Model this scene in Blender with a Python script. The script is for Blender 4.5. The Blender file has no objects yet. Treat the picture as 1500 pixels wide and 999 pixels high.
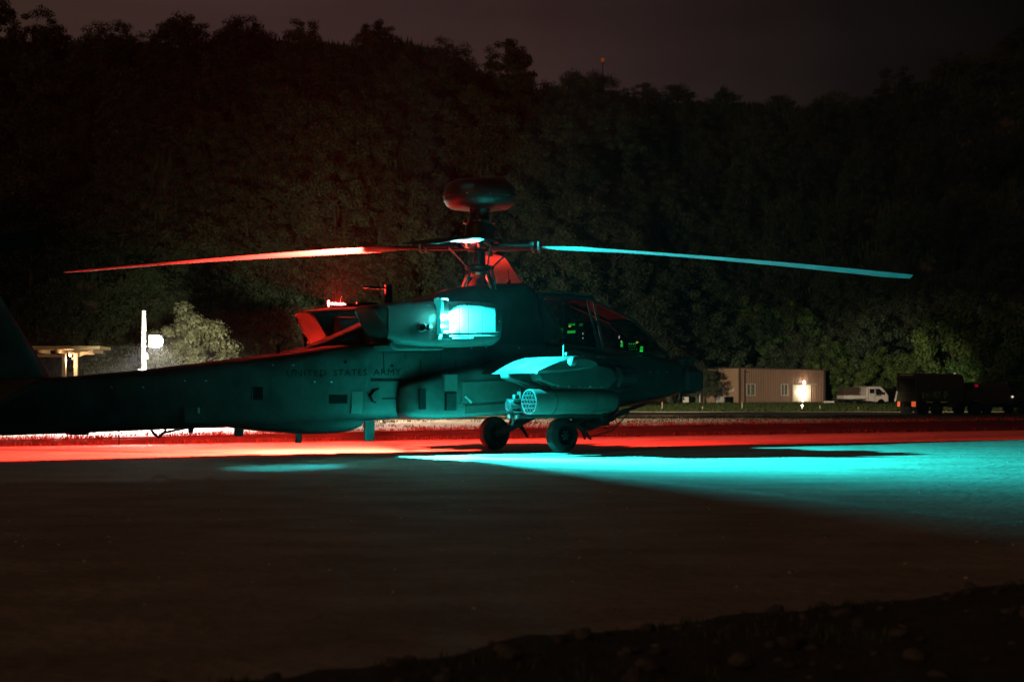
import bpy, bmesh, math, random
from mathutils import Vector, Matrix, noise
R = math.radians
random.seed(7)
sc = bpy.context.scene
col = sc.collection

# ---------------------------------------------------------------- camera
cam_d = bpy.data.cameras.new('camera')
cam = bpy.data.objects.new('camera', cam_d); col.objects.link(cam)
cam.location = (0, 0, 1.0); cam.rotation_euler = (R(90), 0, 0)
cam_d.sensor_width = 36; cam_d.lens = 61.2
cam_d.shift_y = 0.0523
cam_d.clip_start = 0.1; cam_d.clip_end = 3000
cam_d.dof.use_dof = True; cam_d.dof.focus_distance = 29.0; cam_d.dof.aperture_fstop = 3.6
sc.camera = cam
# ---------------------------------------------------------------- world: city-lit night sky
w = bpy.data.worlds.new('World'); sc.world = w; w.use_nodes = True
wn = w.node_tree.nodes; wl = w.node_tree.links; wn.clear()
def wnode(t, **k):
    n = wn.new(t)
    for a, b in k.items(): setattr(n, a, b)
    return n
wout = wnode('ShaderNodeOutputWorld'); wbg = wnode('ShaderNodeBackground')
wtc = wnode('ShaderNodeTexCoord'); wsep = wnode('ShaderNodeSeparateXYZ')
wl.new(wtc.outputs['Generated'], wsep.inputs[0])
wr = wnode('ShaderNodeValToRGB')
wm = wnode('ShaderNodeMapRange'); wm.inputs['From Min'].default_value = -0.6; wm.inputs['From Max'].default_value = 0.6
wl.new(wsep.outputs['X'], wm.inputs['Value']); wl.new(wm.outputs[0], wr.inputs[0])
cr = wr.color_ramp
cr.elements[0].position = 0.0; cr.elements[0].color = (.062, .032, .015, 1)
cr.elements[1].position = 1.0; cr.elements[1].color = (.0016, .0012, .0010, 1)
for p, c in ((.38, (.036, .0192, .0182)), (.50, (.035, .0192, .0176)), (.58, (.0185, .0108, .0100)), (.66, (.0066, .0046, .0042)), (.735, (.0020, .0016, .0014))):
    e = cr.elements.new(p); e.color = (*c, 1)
wnz = wnode('ShaderNodeTexNoise'); wnz.inputs['Scale'].default_value = 4.0; wnz.inputs['Detail'].default_value = 5
wmp = wnode('ShaderNodeMapping'); wmp.inputs['Scale'].default_value = (1, 1, 4)
wl.new(wtc.outputs['Generated'], wmp.inputs[0]); wl.new(wmp.outputs[0], wnz.inputs['Vector'])
wmr = wnode('ShaderNodeMapRange'); wmr.inputs['From Min'].default_value = .3; wmr.inputs['From Max'].default_value = .7
wmr.inputs['To Min'].default_value = .75; wmr.inputs['To Max'].default_value = 1.3
wl.new(wnz.outputs['Fac'], wmr.inputs['Value'])
wmul = wnode('ShaderNodeVectorMath', operation='SCALE')
wl.new(wr.outputs['Color'], wmul.inputs[0]); wl.new(wmr.outputs[0], wmul.inputs['Scale'])
wl.new(wmul.outputs[0], wbg.inputs['Color']); wbg.inputs['Strength'].default_value = 1.0
wl.new(wbg.outputs[0], wout.inputs['Surface'])
# weak warm glow of the lit base, very low behind the camera on the left
sd = bpy.data.lights.new('sun', 'SUN'); sd.energy = 0.14; sd.angle = R(12); sd.color = (1, .56, .26)
so = bpy.data.objects.new('sun', sd); col.objects.link(so)
so.rotation_euler = Vector((0.50, 0.85, -0.13)).to_track_quat('-Z', 'Y').to_euler()
sc.view_settings.view_transform = 'Standard'; sc.view_settings.look = 'None'
sc.view_settings.exposure = 0; sc.view_settings.gamma = 1
sc.view_settings.use_curve_mapping = False
sc.render.engine = 'CYCLES'
sc.cycles.use_denoising = True
sc.cycles.max_bounces = 6; sc.cycles.volume_bounces = 0; sc.cycles.transparent_max_bounces = 12
sc.cycles.sample_clamp_indirect = 3.0
sc.cycles.caustics_reflective = False; sc.cycles.caustics_refractive = False

def point_light(name, loc, power, color, radius, parent=None):
    d = bpy.data.lights.new(name, 'POINT'); d.energy = power; d.color = color; d.shadow_soft_size = radius
    o = bpy.data.objects.new(name, d); col.objects.link(o); o.location = loc; o.parent = parent
    return o
def spot_light(name, loc, aim, power, color, size, blend, radius):
    d = bpy.data.lights.new(name, 'SPOT'); d.energy = power; d.color = color; d.shadow_soft_size = radius
    d.spot_size = R(size); d.spot_blend = blend
    o = bpy.data.objects.new(name, d); col.objects.link(o); o.location = loc
    o.rotation_euler = (Vector(aim) - Vector(loc)).to_track_quat('-Z', 'Y').to_euler()
    return o

# ---------------------------------------------------------------- materials
def mat(name, color, rough=.6, metal=0, color2=None, scale=5, detail=6, bump=0, bscale=None, stretch=(1, 1, 1), spec=.5, emit=None, estr=0, rnd=0, contrast=(.35, .65), coat=0):
    m = bpy.data.materials.new(name); m.use_nodes = True
    nt = m.node_tree; n = nt.nodes; l = nt.links; b = n['Principled BSDF']
    b.inputs['Base Color'].default_value = (*color, 1); b.inputs['Roughness'].default_value = rough
    b.inputs['Metallic'].default_value = metal; b.inputs['Specular IOR Level'].default_value = spec
    b.inputs['Coat Weight'].default_value = coat
    tc = n.new('ShaderNodeTexCoord'); mp = n.new('ShaderNodeMapping'); mp.inputs['Scale'].default_value = stretch
    l.new(tc.outputs['Object'], mp.inputs[0])
    out = None
    if color2 is not None:
        nz = n.new('ShaderNodeTexNoise'); nz.inputs['Scale'].default_value = scale; nz.inputs['Detail'].default_value = detail
        nz.inputs['Roughness'].default_value = .62
        l.new(mp.outputs[0], nz.inputs['Vector'])
        mr = n.new('ShaderNodeMapRange'); mr.inputs['From Min'].default_value = contrast[0]; mr.inputs['From Max'].default_value = contrast[1]
        l.new(nz.outputs['Fac'], mr.inputs['Value'])
        mx = n.new('ShaderNodeMix'); mx.data_type = 'RGBA'
        mx.inputs['A'].default_value = (*color, 1); mx.inputs['B'].default_value = (*color2, 1)
        l.new(mr.outputs[0], mx.inputs['Factor']); out = mx.outputs['Result']
        l.new(out, b.inputs['Base Color'])
    if rnd:
        oi = n.new('ShaderNodeObjectInfo'); hs = n.new('ShaderNodeHueSaturation')
        m1 = n.new('ShaderNodeMapRange'); m1.inputs['To Min'].default_value = 1 - rnd; m1.inputs['To Max'].default_value = 1 + rnd
        m2 = n.new('ShaderNodeMapRange'); m2.inputs['To Min'].default_value = .475; m2.inputs['To Max'].default_value = .52
        l.new(oi.outputs['Random'], m1.inputs['Value']); l.new(oi.outputs['Random'], m2.inputs['Value'])
        l.new(m1.outputs[0], hs.inputs['Value']); l.new(m2.outputs[0], hs.inputs['Hue'])
        if out: l.new(out, hs.inputs['Color'])
        else: hs.inputs['Color'].default_value = (*color, 1)
        l.new(hs.outputs[0], b.inputs['Base Color'])
    if bump:
        nb = n.new('ShaderNodeTexNoise'); nb.inputs['Scale'].default_value = bscale or scale * 4; nb.inputs['Detail'].default_value = 8
        l.new(mp.outputs[0], nb.inputs['Vector'])
        bp = n.new('ShaderNodeBump'); bp.inputs['Strength'].default_value = bump; bp.inputs['Distance'].default_value = .05
        l.new(nb.outputs['Fac'], bp.inputs['Height']); l.new(bp.outputs[0], b.inputs['Normal'])
    if emit:
        b.inputs['Emission Color'].default_value = (*emit, 1); b.inputs['Emission Strength'].default_value = estr
    return m
def glass(name, tint=(.8, .8, .8), refl=.12):
    m = bpy.data.materials.new(name); m.use_nodes = True
    nt = m.node_tree; n = nt.nodes; l = nt.links
    for x in list(n):
        if x.type != 'OUTPUT_MATERIAL': n.remove(x)
    out = [x for x in n if x.type == 'OUTPUT_MATERIAL'][0]
    t = n.new('ShaderNodeBsdfTransparent'); t.inputs[0].default_value = (*tint, 1)
    g = n.new('ShaderNodeBsdfGlossy'); g.inputs['Roughness'].default_value = .03; g.inputs['Color'].default_value = (.07, .065, .06, 1)
    f = n.new('ShaderNodeFresnel'); f.inputs[0].default_value = 1.45
    a = n.new('ShaderNodeMath'); a.operation = 'ADD'; a.use_clamp = True; a.inputs[1].default_value = refl
    l.new(f.outputs[0], a.inputs[0])
    mx = n.new('ShaderNodeMixShader'); l.new(a.outputs[0], mx.inputs[0]); l.new(t.outputs[0], mx.inputs[1]); l.new(g.outputs[0], mx.inputs[2])
    tr = n.new('ShaderNodeBsdfTranslucent'); tr.inputs[0].default_value = (.5, .45, .4, 1)
    m2 = n.new('ShaderNodeMixShader'); m2.inputs[0].default_value = .0015; l.new(mx.outputs[0], m2.inputs[1]); l.new(tr.outputs[0], m2.inputs[2])
    l.new(m2.outputs[0], out.inputs[0])
    return m
M = {}
M['paint'] = mat('olive_paint', (.011, .012, .011), .55, color2=(.030, .0315, .029), scale=1.9, bump=.05, bscale=40, spec=.12)
M['paint2'] = mat('olive_paint_worn_or_lit', (.040, .043, .038), .5, color2=(.026, .028, .025), scale=3, bump=.06, bscale=30, spec=.2)
M['blade'] = mat('rotor_blade_paint', (.022, .024, .023), .6, color2=(.038, .039, .037), scale=2.5, contrast=(.3, .7), spec=.2)
M['dark'] = mat('dark_metal', (.018, .019, .018), .5, metal=.2, color2=(.032, .032, .031), scale=8, bump=.05, spec=.15)
M['steel'] = mat('bare_steel', (.35, .35, .34), .3, metal=.9, color2=(.2, .2, .19), scale=12)
M['rubber'] = mat('tyre_rubber', (.008, .008, .008), .85, color2=(.014, .013, .012), scale=9, bump=.15, bscale=60, spec=.15)
M['black'] = mat('matt_black', (.003, .003, .003), .8, color2=(.006, .006, .006), scale=6, spec=.02)
M['radome'] = mat('radome_paint', (.007, .007, .007), .42, color2=(.011, .011, .010), scale=3, coat=.06, bump=.04, bscale=30, spec=.3)
M['hub'] = mat('greasy_hub_metal', (.010, .010, .010), .4, metal=.1, color2=(.022, .021, .02), scale=9, bump=.1, spec=.2)
M['marking'] = mat('black_marking', (.002, .002, .002), .8, color2=(.004, .004, .004), scale=12, spec=.02)
M['lamp_cover'] = mat('frosted_lamp_cover_glow', (.03, .10, .10), .4, color2=(.05, .14, .14), scale=20, emit=(.0, .55, .54), estr=.55)  # glow put into the housing for lamp light coming through it
M['canopy'] = glass('canopy_glass', (.42, .40, .38), .0)
M['cyan_lens'] = mat('cyan_lens', (.05, .6, .55), .2, emit=(.10, 1, .94), estr=1300)
M['red_lens'] = mat('red_lens', (.6, .05, .04), .2, emit=(1, .10, .08), estr=60)
M['strip'] = mat('formation_strip', (.1, .4, .36), .3, emit=(.02, .9, .75), estr=.35)
M['green_screen'] = mat('green_screen', (.01, .05, .01), .4, emit=(.02, 1, .10), estr=.75)
M['green_dim'] = mat('green_screen_dim', (.01, .04, .01), .4, emit=(.02, .7, .08), estr=.22)
M['amber'] = mat('amber_lamp', (.3, .2, .01), .4, emit=(.8, .75, .05), estr=1.0)
M['white_lamp'] = mat('white_lamp', (.5, .5, .5), .4, emit=(1, .93, .8), estr=.8)
M['seat'] = mat('seat_fabric', (.03, .03, .028), .9, color2=(.05, .05, .045), scale=20)
M['apron'] = mat('concrete_apron', (.23, .190, .150), .78, color2=(.40, .345, .280), scale=1.1, detail=12, bump=.6, bscale=11, stretch=(.75, 1.0, 1), contrast=(.34, .68), spec=.2)
M['bank'] = mat('dark_earth_bank', (.020, .017, .015), .95, color2=(.042, .036, .030), scale=1.3, bump=.5, bscale=9, stretch=(1, 1, 12), spec=.1)
M['leaf'] = mat('broad_leaf', (.036, .050, .027), .7, color2=(.056, .072, .038), scale=.8, rnd=.30, spec=.25)
M['leaf2'] = mat('bright_leaf', (.04, .08, .018), .6, color2=(.08, .13, .03), scale=.8, rnd=.2, spec=.25)
M['needle'] = mat('pine_needle', (.020, .030, .019), .8, color2=(.030, .040, .025), scale=1, rnd=.25, spec=.2)
M['bark'] = mat('bark', (.07, .055, .04), .9, color2=(.04, .032, .025), scale=6, bump=.5, stretch=(1, 1, .3))
M['grass'] = mat('grass', (.07, .085, .028), .9, color2=(.035, .06, .015), scale=.9, rnd=0, spec=.1)
M['dry'] = mat('dry_grass', (.055, .045, .022), .9, color2=(.03, .028, .014), scale=1.2, spec=.1)
M['stone'] = mat('rubble_stone', (.12, .11, .095), .9, color2=(.07, .062, .052), scale=9, bump=.4, rnd=.35)
M['soil'] = mat('dark_soil', (.022, .018, .013), .95, color2=(.05, .042, .03), scale=7, bump=.6, bscale=30)
M['pole'] = mat('pale_painted_steel', (.7, .68, .60), .5, color2=(.6, .57, .5), scale=3)
M['wallmetal'] = mat('tan_sheet_metal', (.25, .135, .085), .55, color2=(.20, .108, .068), scale=.9, stretch=(1, 1, .25))
M['plaster'] = mat('beige_render', (.38, .23, .145), .8, color2=(.33, .20, .125), scale=1.2)
M['trim'] = mat('dark_brown_trim', (.07, .045, .03), .6, color2=(.09, .06, .04), scale=4)
M['pane'] = mat('dim_window_pane', (.10, .09, .075), .25, color2=(.06, .055, .05), scale=2.5)
M['frame'] = mat('aluminium_frame', (.5, .45, .38), .5, color2=(.42, .38, .32), scale=6)
M['offwhite'] = mat('off_white_paint', (.62, .57, .52), .5, color2=(.55, .50, .45), scale=4)
M['doorpaint'] = mat('cream_door_paint', (.65, .56, .47), .45, color2=(.58, .5, .41), scale=2)
M['inside'] = mat('lit_doorway', (.8, .78, .7), .5, emit=(1, .93, .78), estr=9)
M['autowhite'] = mat('white_car_paint', (.66, .58, .54), .35, color2=(.58, .51, .47), scale=2, coat=.3)
M['autoglass'] = mat('dark_car_glass', (.01, .01, .012), .12, color2=(.015, .015, .017), scale=3)
M['canvas'] = mat('brown_canvas', (.045, .026, .018), .9, color2=(.065, .04, .028), scale=5, bump=.3)
M['army'] = mat('army_green_paint', (.040, .036, .022), .6, color2=(.028, .026, .016), scale=2.5)
M['armycanvas'] = mat('army_canvas', (.036, .022, .014), .9, color2=(.05, .033, .021), scale=4, bump=.4)
M['taillamp'] = mat('tail_lamp', (.5, .06, .03), .35, color2=(.5, .1, .04), scale=4, emit=(1, .16, .05), estr=.55)
M['redboard'] = mat('red_reflector_glow', (.5, .01, .02), .4, color2=(.4, .01, .015), scale=4, emit=(1, .01, .04), estr=.16)  # own glow painted in for light thrown back by the boards
M['timber'] = mat('pale_timber', (.62, .47, .30), .7, color2=(.52, .38, .24), scale=5, stretch=(1, 8, 1))
M['marker'] = mat('marker_post', (.55, .52, .42), .6, color2=(.45, .42, .35), scale=6)
M['orange'] = mat('orange_reflector_glow', (.6, .16, .03), .4, color2=(.5, .12, .02), scale=5, emit=(1, .22, .03), estr=.12)  # faint glow in the colour stands in for a lit reflector
M['obst'] = mat('orange_warning_lamp', (.5, .15, .02), .4, emit=(1, .18, .02), estr=.10)
M['flood'] = mat('floodlight_lens', (.8, .8, .8), .3, emit=(.93, .93, 1), estr=90)

# ---------------------------------------------------------------- mesh helper
class MB:
    def __init__(s): s.v = []; s.f = []
    def add(s, vs, fs):
        b = len(s.v); s.v += [tuple(p) for p in vs]; s.f += [tuple(i + b for i in f) for f in fs]; return s
    def box(s, x0, x1, y0, y1, z0, z1):
        vs = [(x, y, z) for z in (z0, z1) for y in (y0, y1) for x in (x0, x1)]
        return s.add(vs, [(0, 2, 3, 1), (4, 5, 7, 6), (0, 1, 5, 4), (2, 6, 7, 3), (0, 4, 6, 2), (1, 3, 7, 5)])
    def obox(s, c, size, rot=(0, 0, 0)):
        from mathutils import Euler
        m = Euler(rot).to_matrix(); c = Vector(c); hx, hy, hz = (k / 2 for k in size)
        vs = [c + m @ Vector((x, y, z)) for z in (-hz, hz) for y in (-hy, hy) for x in (-hx, hx)]
        return s.add(vs, [(0, 2, 3, 1), (4, 5, 7, 6), (0, 1, 5, 4), (2, 6, 7, 3), (0, 4, 6, 2), (1, 3, 7, 5)])
    def beam(s, p0, p1, wd, ht, up=(0, 0, 1)):
        p0 = Vector(p0); p1 = Vector(p1); d = (p1 - p0).normalized(); a = d.cross(Vector(up)).normalized() * wd / 2; b = a.cross(d).normalized() * ht / 2
        vs = [p + i * a + j * b for p in (p0, p1) for i, j in ((-1, -1), (1, -1), (1, 1), (-1, 1))]
        return s.add(vs, [(0, 1, 2, 3), (7, 6, 5, 4), (0, 4, 5, 1), (1, 5, 6, 2), (2, 6, 7, 3), (3, 7, 4, 0)])
    def ring(s, c, d, r, n):
        d = Vector(d).normalized(); a = d.cross(Vector((0, 0, 1)))
        if a.length < 1e-3: a = Vector((1, 0, 0))
        a.normalize(); b = d.cross(a); c = Vector(c)
        return [c + r * (math.cos(t) * a + math.sin(t) * b) for t in (2 * math.pi * i / n for i in range(n))]
    def loft(s, rings, c0=True, c1=True):
        n = len(rings[0]); vs = [p for r in rings for p in r]; fs = []
        for k in range(len(rings) - 1):
            for i in range(n):
                j = (i + 1) % n; fs.append((k * n + i, k * n + j, (k + 1) * n + j, (k + 1) * n + i))
        if c0: fs.append(tuple(range(n - 1, -1, -1)))
        if c1: fs.append(tuple((len(rings) - 1) * n + i for i in range(n)))
        return s.add(vs, fs)
    def cyl(s, p0, p1, r0, r1=None, n=12):
        r1 = r0 if r1 is None else r1; d = Vector(p1) - Vector(p0)
        return s.loft([s.ring(p0, d, r0, n), s.ring(p1, d, r1, n)])
    def turn(s, p0, d, prof, n=24, c0=True, c1=True):      # prof: (distance along d, radius)
        d = Vector(d).normalized(); p0 = Vector(p0)
        return s.loft([s.ring(p0 + d * t, d, max(r, 1e-4), n) for t, r in prof], c0, c1)
    def tube(s, pts, r, n=6):
        pts = [Vector(p) for p in pts]; rings = []
        for i, p in enumerate(pts):
            d = pts[min(i + 1, len(pts) - 1)] - pts[max(i - 1, 0)]
            d.normalize(); a = d.cross(Vector((.31, .17, .93))).normalized(); b = d.cross(a)
            rr = r[i] if isinstance(r, (list, tuple)) else r
            rings.append([p + rr * (math.cos(t) * a + math.sin(t) * b) for t in (2 * math.pi * k / n for k in range(n))])
        return s.loft(rings)
    def ball(s, c, r, n=14, sc_=(1, 1, 1)):
        rings = []
        for k in range(1, n // 2):
            t = math.pi * k / (n // 2)
            rings.append([(c[0] + r * sc_[0] * math.sin(t) * math.cos(a), c[1] + r * sc_[1] * math.sin(t) * math.sin(a), c[2] + r * sc_[2] * math.cos(t)) for a in (2 * math.pi * i / n for i in range(n))])
        return s.loft(rings)
    def prism(s, poly, y0, y1):                             # poly in (x, z), extruded along y
        n = len(poly); vs = [(x, y0, z) for x, z in poly] + [(x, y1, z) for x, z in poly]
        return s.add(vs, [tuple(range(n)), tuple(range(2 * n - 1, n - 1, -1))] + [(i, i + n, (i + 1) % n + n, (i + 1) % n) for i in range(n)])
    def mesh(s, name, m, sharp=35):
        me = bpy.data.meshes.new(name); me.from_pydata(s.v, [], s.f)
        bm = bmesh.new(); bm.from_mesh(me); bmesh.ops.recalc_face_normals(bm, faces=bm.faces); bm.to_mesh(me); bm.free()
        me.materials.append(m)
        if sharp:
            me.polygons.foreach_set('use_smooth', [True] * len(me.polygons)); me.set_sharp_from_angle(angle=R(sharp))
        return me
    def build(s, name, m, parent=None, sharp=35, bevel=0):
        o = bpy.data.objects.new(name, s.mesh(name, m, sharp)); col.objects.link(o); o.parent = parent
        if bevel:
            b = o.modifiers.new('bevel', 'BEVEL'); b.width = bevel; b.segments = 2; b.limit_method = 'ANGLE'
        return o
def tag(o, label=None, cat=None, group=None, kind=None):
    if label: o['label'] = label
    if cat: o['category'] = cat
    if group: o['group'] = group
    if kind: o['kind'] = kind
    return o
def empty(name, loc, rz=0):
    o = bpy.data.objects.new(name, None); col.objects.link(o); o.location = loc; o.rotation_euler = (0, 0, rz); return o
def copy_tree(o, parent=None):
    c = o.copy(); col.objects.link(c); c.parent = parent
    for ch in list(o.children): copy_tree(ch, c)
    return c
def lerp(tab, x):
    if x <= tab[0][0]: return tab[0][1]
    for (a, p), (b, q) in zip(tab, tab[1:]):
        if x <= b: return p + (q - p) * (x - a) / (b - a)
    return tab[-1][1]
def nz(x, y, z=0, s=1.0): return noise.noise(Vector((x * s, y * s, z * s)))

# ================================================================ ground
BANK_H = [(-14, .05), (-10, .10), (-4.4, .17), (3.7, .235), (14, .27), (40, .30)]
def bank_h(x): return lerp(BANK_H, x)
def bank_y(x): return max(-30.0, 39.8 + .638 * x)
G_PROF = [(0, 0), (45, 0), (75, .02), (118, -.42), (135, -.5), (150, -.55), (190, -.05), (230, 0)]
HILL_FOOT = [(-120, 140), (-60, 142), (-30, 148), (-8, 152), (8, 162), (22, 198), (30, 205), (45, 205), (60, 200), (100, 195), (200, 190)]
SIL = [(-700, 80), (-400, 40), (-100, 8), (0, 6), (60, 14), (150, 22), (200, 10), (250, 22), (350, 0), (430, 12), (520, 18), (570, 4), (620, 20), (700, 56), (780, 82), (870, 98), (900, 110), (1000, 112), (1130, 110), (1230, 124), (1262, 126), (1310, 100), (1400, 62), (1450, 34), (1500, 18), (1700, -10), (2200, 30)]
def foot(x): return lerp(HILL_FOOT, x)
def ridge_h(x):
    yr = foot(x) + 100
    return max(8, (578 - lerp(SIL, 750 + 2550 * x / yr)) * yr / 2550 + 1 - 6.6)
def ground_z(x, y):
    z = lerp(G_PROF, y); z += (1 - min(1, max(0, (y - 45) / 30))) * bank_h(x)
    b = foot(x)
    if y > b:
        t = (y - b) / 100
        h = ridge_h(x)
        if t < 1:
            z = z + h * (t * .95 + .05 * t * t)
        else:
            z = z + h * max(.3, 1 - (t - 1) * .35)
    return z + .05 * nz(x, y, 0, .15) * min(1, max(0, (y - bank_y(x)) / 6))

def grid(name, m, xs, fy, ds, fz, kind='structure', label=None):
    mb = MB(); n = len(xs)
    vs = [(x, fy(x) + d, fz(x, fy(x) + d)) for d in ds for x in xs]
    fs = [(k * n + i, k * n + i + 1, (k + 1) * n + i + 1, (k + 1) * n + i) for k in range(len(ds) - 1) for i in range(n - 1)]
    mb.add(vs, fs); o = mb.build(name, m, sharp=60); o['kind'] = kind
    return o
xs = [-160 + 4 * i for i in range(20)] + [-80 + 2 * i for i in range(90)] + [100 + 5 * i for i in range(13)]
# apron
mb = MB(); ax = [-160 + 8 * i for i in range(41)]
vs = []; fs = []; n = len(ax); rows = 24
for k in range(rows + 1):
    for x in ax: vs.append((x, -30.5 + (bank_y(x) + 30.5) * k / rows, 0))
for k in range(rows):
    for i in range(n - 1): fs.append((k * n + i, k * n + i + 1, (k + 1) * n + i + 1, (k + 1) * n + i))
mb.add(vs, fs); apron = mb.build('apron', M['apron'], sharp=0); apron['kind'] = 'structure'
# bank: a low dark earth edge along the far side of the apron, rough in profile
bx = [-60 + .5 * i for i in range(321)]
mb = MB(); prof = [(-.02, -.05), (.0, .0), (.10, .045), (.30, .09), (.42, .135), (.75, .175), (1.0, .222)]
vs = []
for j, (d, z) in enumerate(prof):
    for x in bx:
        k = 1 if 1 < j < len(prof) - 1 else 0
        vs.append((x, bank_y(x) + d + .05 * k * nz(x, j * 3, 1, 1.3), z / .222 * bank_h(x) + .012 * k * nz(x, j * 5, 2, 2.1)))
n = len(bx)
mb.add(vs, [(k * n + i, k * n + i + 1, (k + 1) * n + i + 1, (k + 1) * n + i) for k in range(len(prof) - 1) for i in range(n - 1)])
bank = mb.build('earth_bank', M['bank'], sharp=70); bank['kind'] = 'structure'
# field, road edge, grass strip and hill all follow ground_z
ds = [.99, 3, 6, 9, 12, 16, 20, 25, 30, 36, 42, 48, 54, 60] + [64 + 4 * i for i in range(60)] + [310, 330, 360]
fm = bpy.data.materials.new('field_earth'); fm.use_nodes = True
def field_material(m):
    nt = m.node_tree; n = nt.nodes; l = nt.links; b = n['Principled BSDF']; b.inputs['Roughness'].default_value = .95; b.inputs['Specular IOR Level'].default_value = .1
    tc = n.new('ShaderNodeTexCoord')
    n1 = n.new('ShaderNodeTexNoise'); n1.inputs['Scale'].default_value = .9; n1.inputs['Detail'].default_value = 10; n1.inputs['Roughness'].default_value = .7
    l.new(tc.outputs['Object'], n1.inputs['Vector'])
    r = n.new('ShaderNodeValToRGB'); l.new(n1.outputs['Fac'], r.inputs[0])
    r.color_ramp.elements[0].position = .36; r.color_ramp.elements[0].color = (.07, .060, .036, 1)
    r.color_ramp.elements[1].position = .56; r.color_ramp.elements[1].color = (.24, .20, .14, 1)
    l.new(r.outputs[0], b.inputs['Base Color'])
    bp = n.new('ShaderNodeBump'); bp.inputs['Strength'].default_value = .6; bp.inputs['Distance'].default_value = .1
    n2 = n.new('ShaderNodeTexNoise'); n2.inputs['Scale'].default_value = 5; n2.inputs['Detail'].default_value = 8
    l.new(tc.outputs['Object'], n2.inputs['Vector']); l.new(n2.outputs['Fac'], bp.inputs['Height']); l.new(bp.outputs[0], b.inputs['Normal'])
field_material(fm)
field = grid('field', fm, xs, bank_y, ds, ground_z)
# sheets lying on the field
def strip(name, m, y0, y1, x0, x1, lift, step=2.0):
    k = int((x1 - x0) / step); n_ = 8
    mb = MB(); vs = []; fs = []
    for j in range(n_ + 1):
        for i in range(k + 1):
            x = x0 + step * i; y = y0 + (y1 - y0) * j / n_; vs.append((x, y, ground_z(x, y) + lift))
    for j in range(n_):
        for i in range(k): a = j * (k + 1) + i; fs.append((a, a + 1, a + k + 2, a + k + 1))
    o = mb.add(vs, fs).build(name, m, sharp=60); o['kind'] = 'structure'; return o
M['road'] = mat('road_asphalt', (.055, .046, .036), .85, color2=(.08, .066, .05), scale=.8, bump=.2, spec=.2)
M['kerb'] = mat('road_kerb_concrete', (.30, .25, .18), .8, color2=(.22, .18, .13), scale=2)
strip('road', M['road'], 116, 149.2, 6, 60, .05)
strip('grass_strip', M['grass'], 150.2, 188, 4, 62, .06)
mb = MB()
for i in range(27):
    x = 6 + 2.05 * i
    mb.box(x, x + 2.0, 149.3, 149.75, -.70, -.45)
kerb = mb.build('road_kerb', M['kerb'], bevel=.02); kerb['kind'] = 'structure'

# ================================================================ helicopter (local x forward, y left, z up; origin under the rotor hub)
heli = empty('attack_helicopter', (-.56, 30, 0), R(36))
tag(heli, 'dark attack helicopter with red and cyan navigation lights parked on the apron', 'helicopter')
P = M['paint']
# stations: x, z bottom, z top, half width
FUS = [(-9.15, .62, 1.10, .10), (-8.9, .50, 1.18, .17), (-8.4, .41, 1.22, .22), (-7.4, .43, 1.265, .27), (-6.2, .46, 1.375, .33), (-4.84, .50, 1.54, .42),
       (-3.9, .50, 1.66, .50), (-3.2, .52, 1.78, .555), (-2.5, .56, 1.86, .59), (-1.7, .60, 1.90, .60), (-.6, .62, 1.92, .60), (.4, .64, 1.92, .60),
       (1.3, .66, 1.90, .58), (2.3, .70, 1.78, .54), (3.1, .79, 1.74, .50), (3.7, .87, 1.72, .45), (4.1, .95, 1.66, .39), (4.45, 1.03, 1.55, .30)]
def fw(u):
    for a, b in zip(FUS, FUS[1:]):
        if a[0] <= u <= b[0]:
            t = (u - a[0]) / (b[0] - a[0]); return [a[k] + (b[k] - a[k]) * t for k in (1, 2, 3)]
    return FUS[-1][1:] if u > 0 else FUS[0][1:]
def side_v(u, z, e=.42):     # half width of the fuselage skin at (u, z)
    zb, zt, hw = fw(u); zc = (zb + zt) / 2; hh = (zt - zb) / 2
    s = min(1, abs((z - zc) / hh)); st = s ** (1 / e) ; c = math.sqrt(max(0, 1 - st * st)); return hw * c ** e
def sring(u, zb, zt, hw, n=32, e=.42, vc=0.0, top=1.0):
    zc = (zb + zt) / 2; hh = (zt - zb) / 2; out = []
    for i in range(n):
        a = 2 * math.pi * i / n; c, s = math.cos(a), math.sin(a)
        z = zc + hh * math.copysign(abs(s) ** e, s)
        k = 1 - (1 - top) * max(0, (z - zc) / hh) if hh else 1
        out.append((u, vc + hw * k * math.copysign(abs(c) ** e, c), z))
    return out
us = sorted(set([f[0] for f in FUS] + [-8.65, -7.9, -6.8, -5.5, -4.4, -3.55, -2.85, -2.1, -1.1, 0, .9, 1.8, 2.7, 3.4, 3.9]))
mb = MB(); mb.loft([sring(u, *fw(u)) for u in us]); mb.build('fuselage', P, heli, sharp=50)
# engine deck and rotor pylon fairing
DECK = [(-4.1, 1.50, 1.62, .12), (-3.63, 1.50, 1.70, .20), (-3.13, 1.55, 1.87, .27), (-2.49, 1.6, 2.13, .34), (-1.9, 1.6, 2.38, .42), (-1.2, 1.6, 2.62, .50), (-.6, 1.6, 2.80, .52),
        (0, 1.6, 2.90, .52), (.5, 1.6, 2.93, .50), (.85, 1.6, 2.95, .47), (1.0, 1.6, 2.86, .46), (1.08, 1.62, 2.74, .45)]
mb = MB(); mb.loft([sring(u, a, b, c, n=28, e=.5, top=.72) for u, a, b, c in DECK]); mb.build('engine_deck', P, heli, sharp=50)
for u in (-2.3, -1.6, -.9, -.2, .45):
    zb, zt, hw = fw(u); mb = MB()
    mb.loft([[(u + d, (side_v(u, z) + .006) * -1 + (0 if d2 else .02), z) for d, d2 in ((-.006, 1), (.006, 1), (.006, 0), (-.006, 0))] for z in (1.35, 1.5, 1.62, 1.72)])
    mb.build('panel_seam', M['black'], heli, sharp=0)
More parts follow.
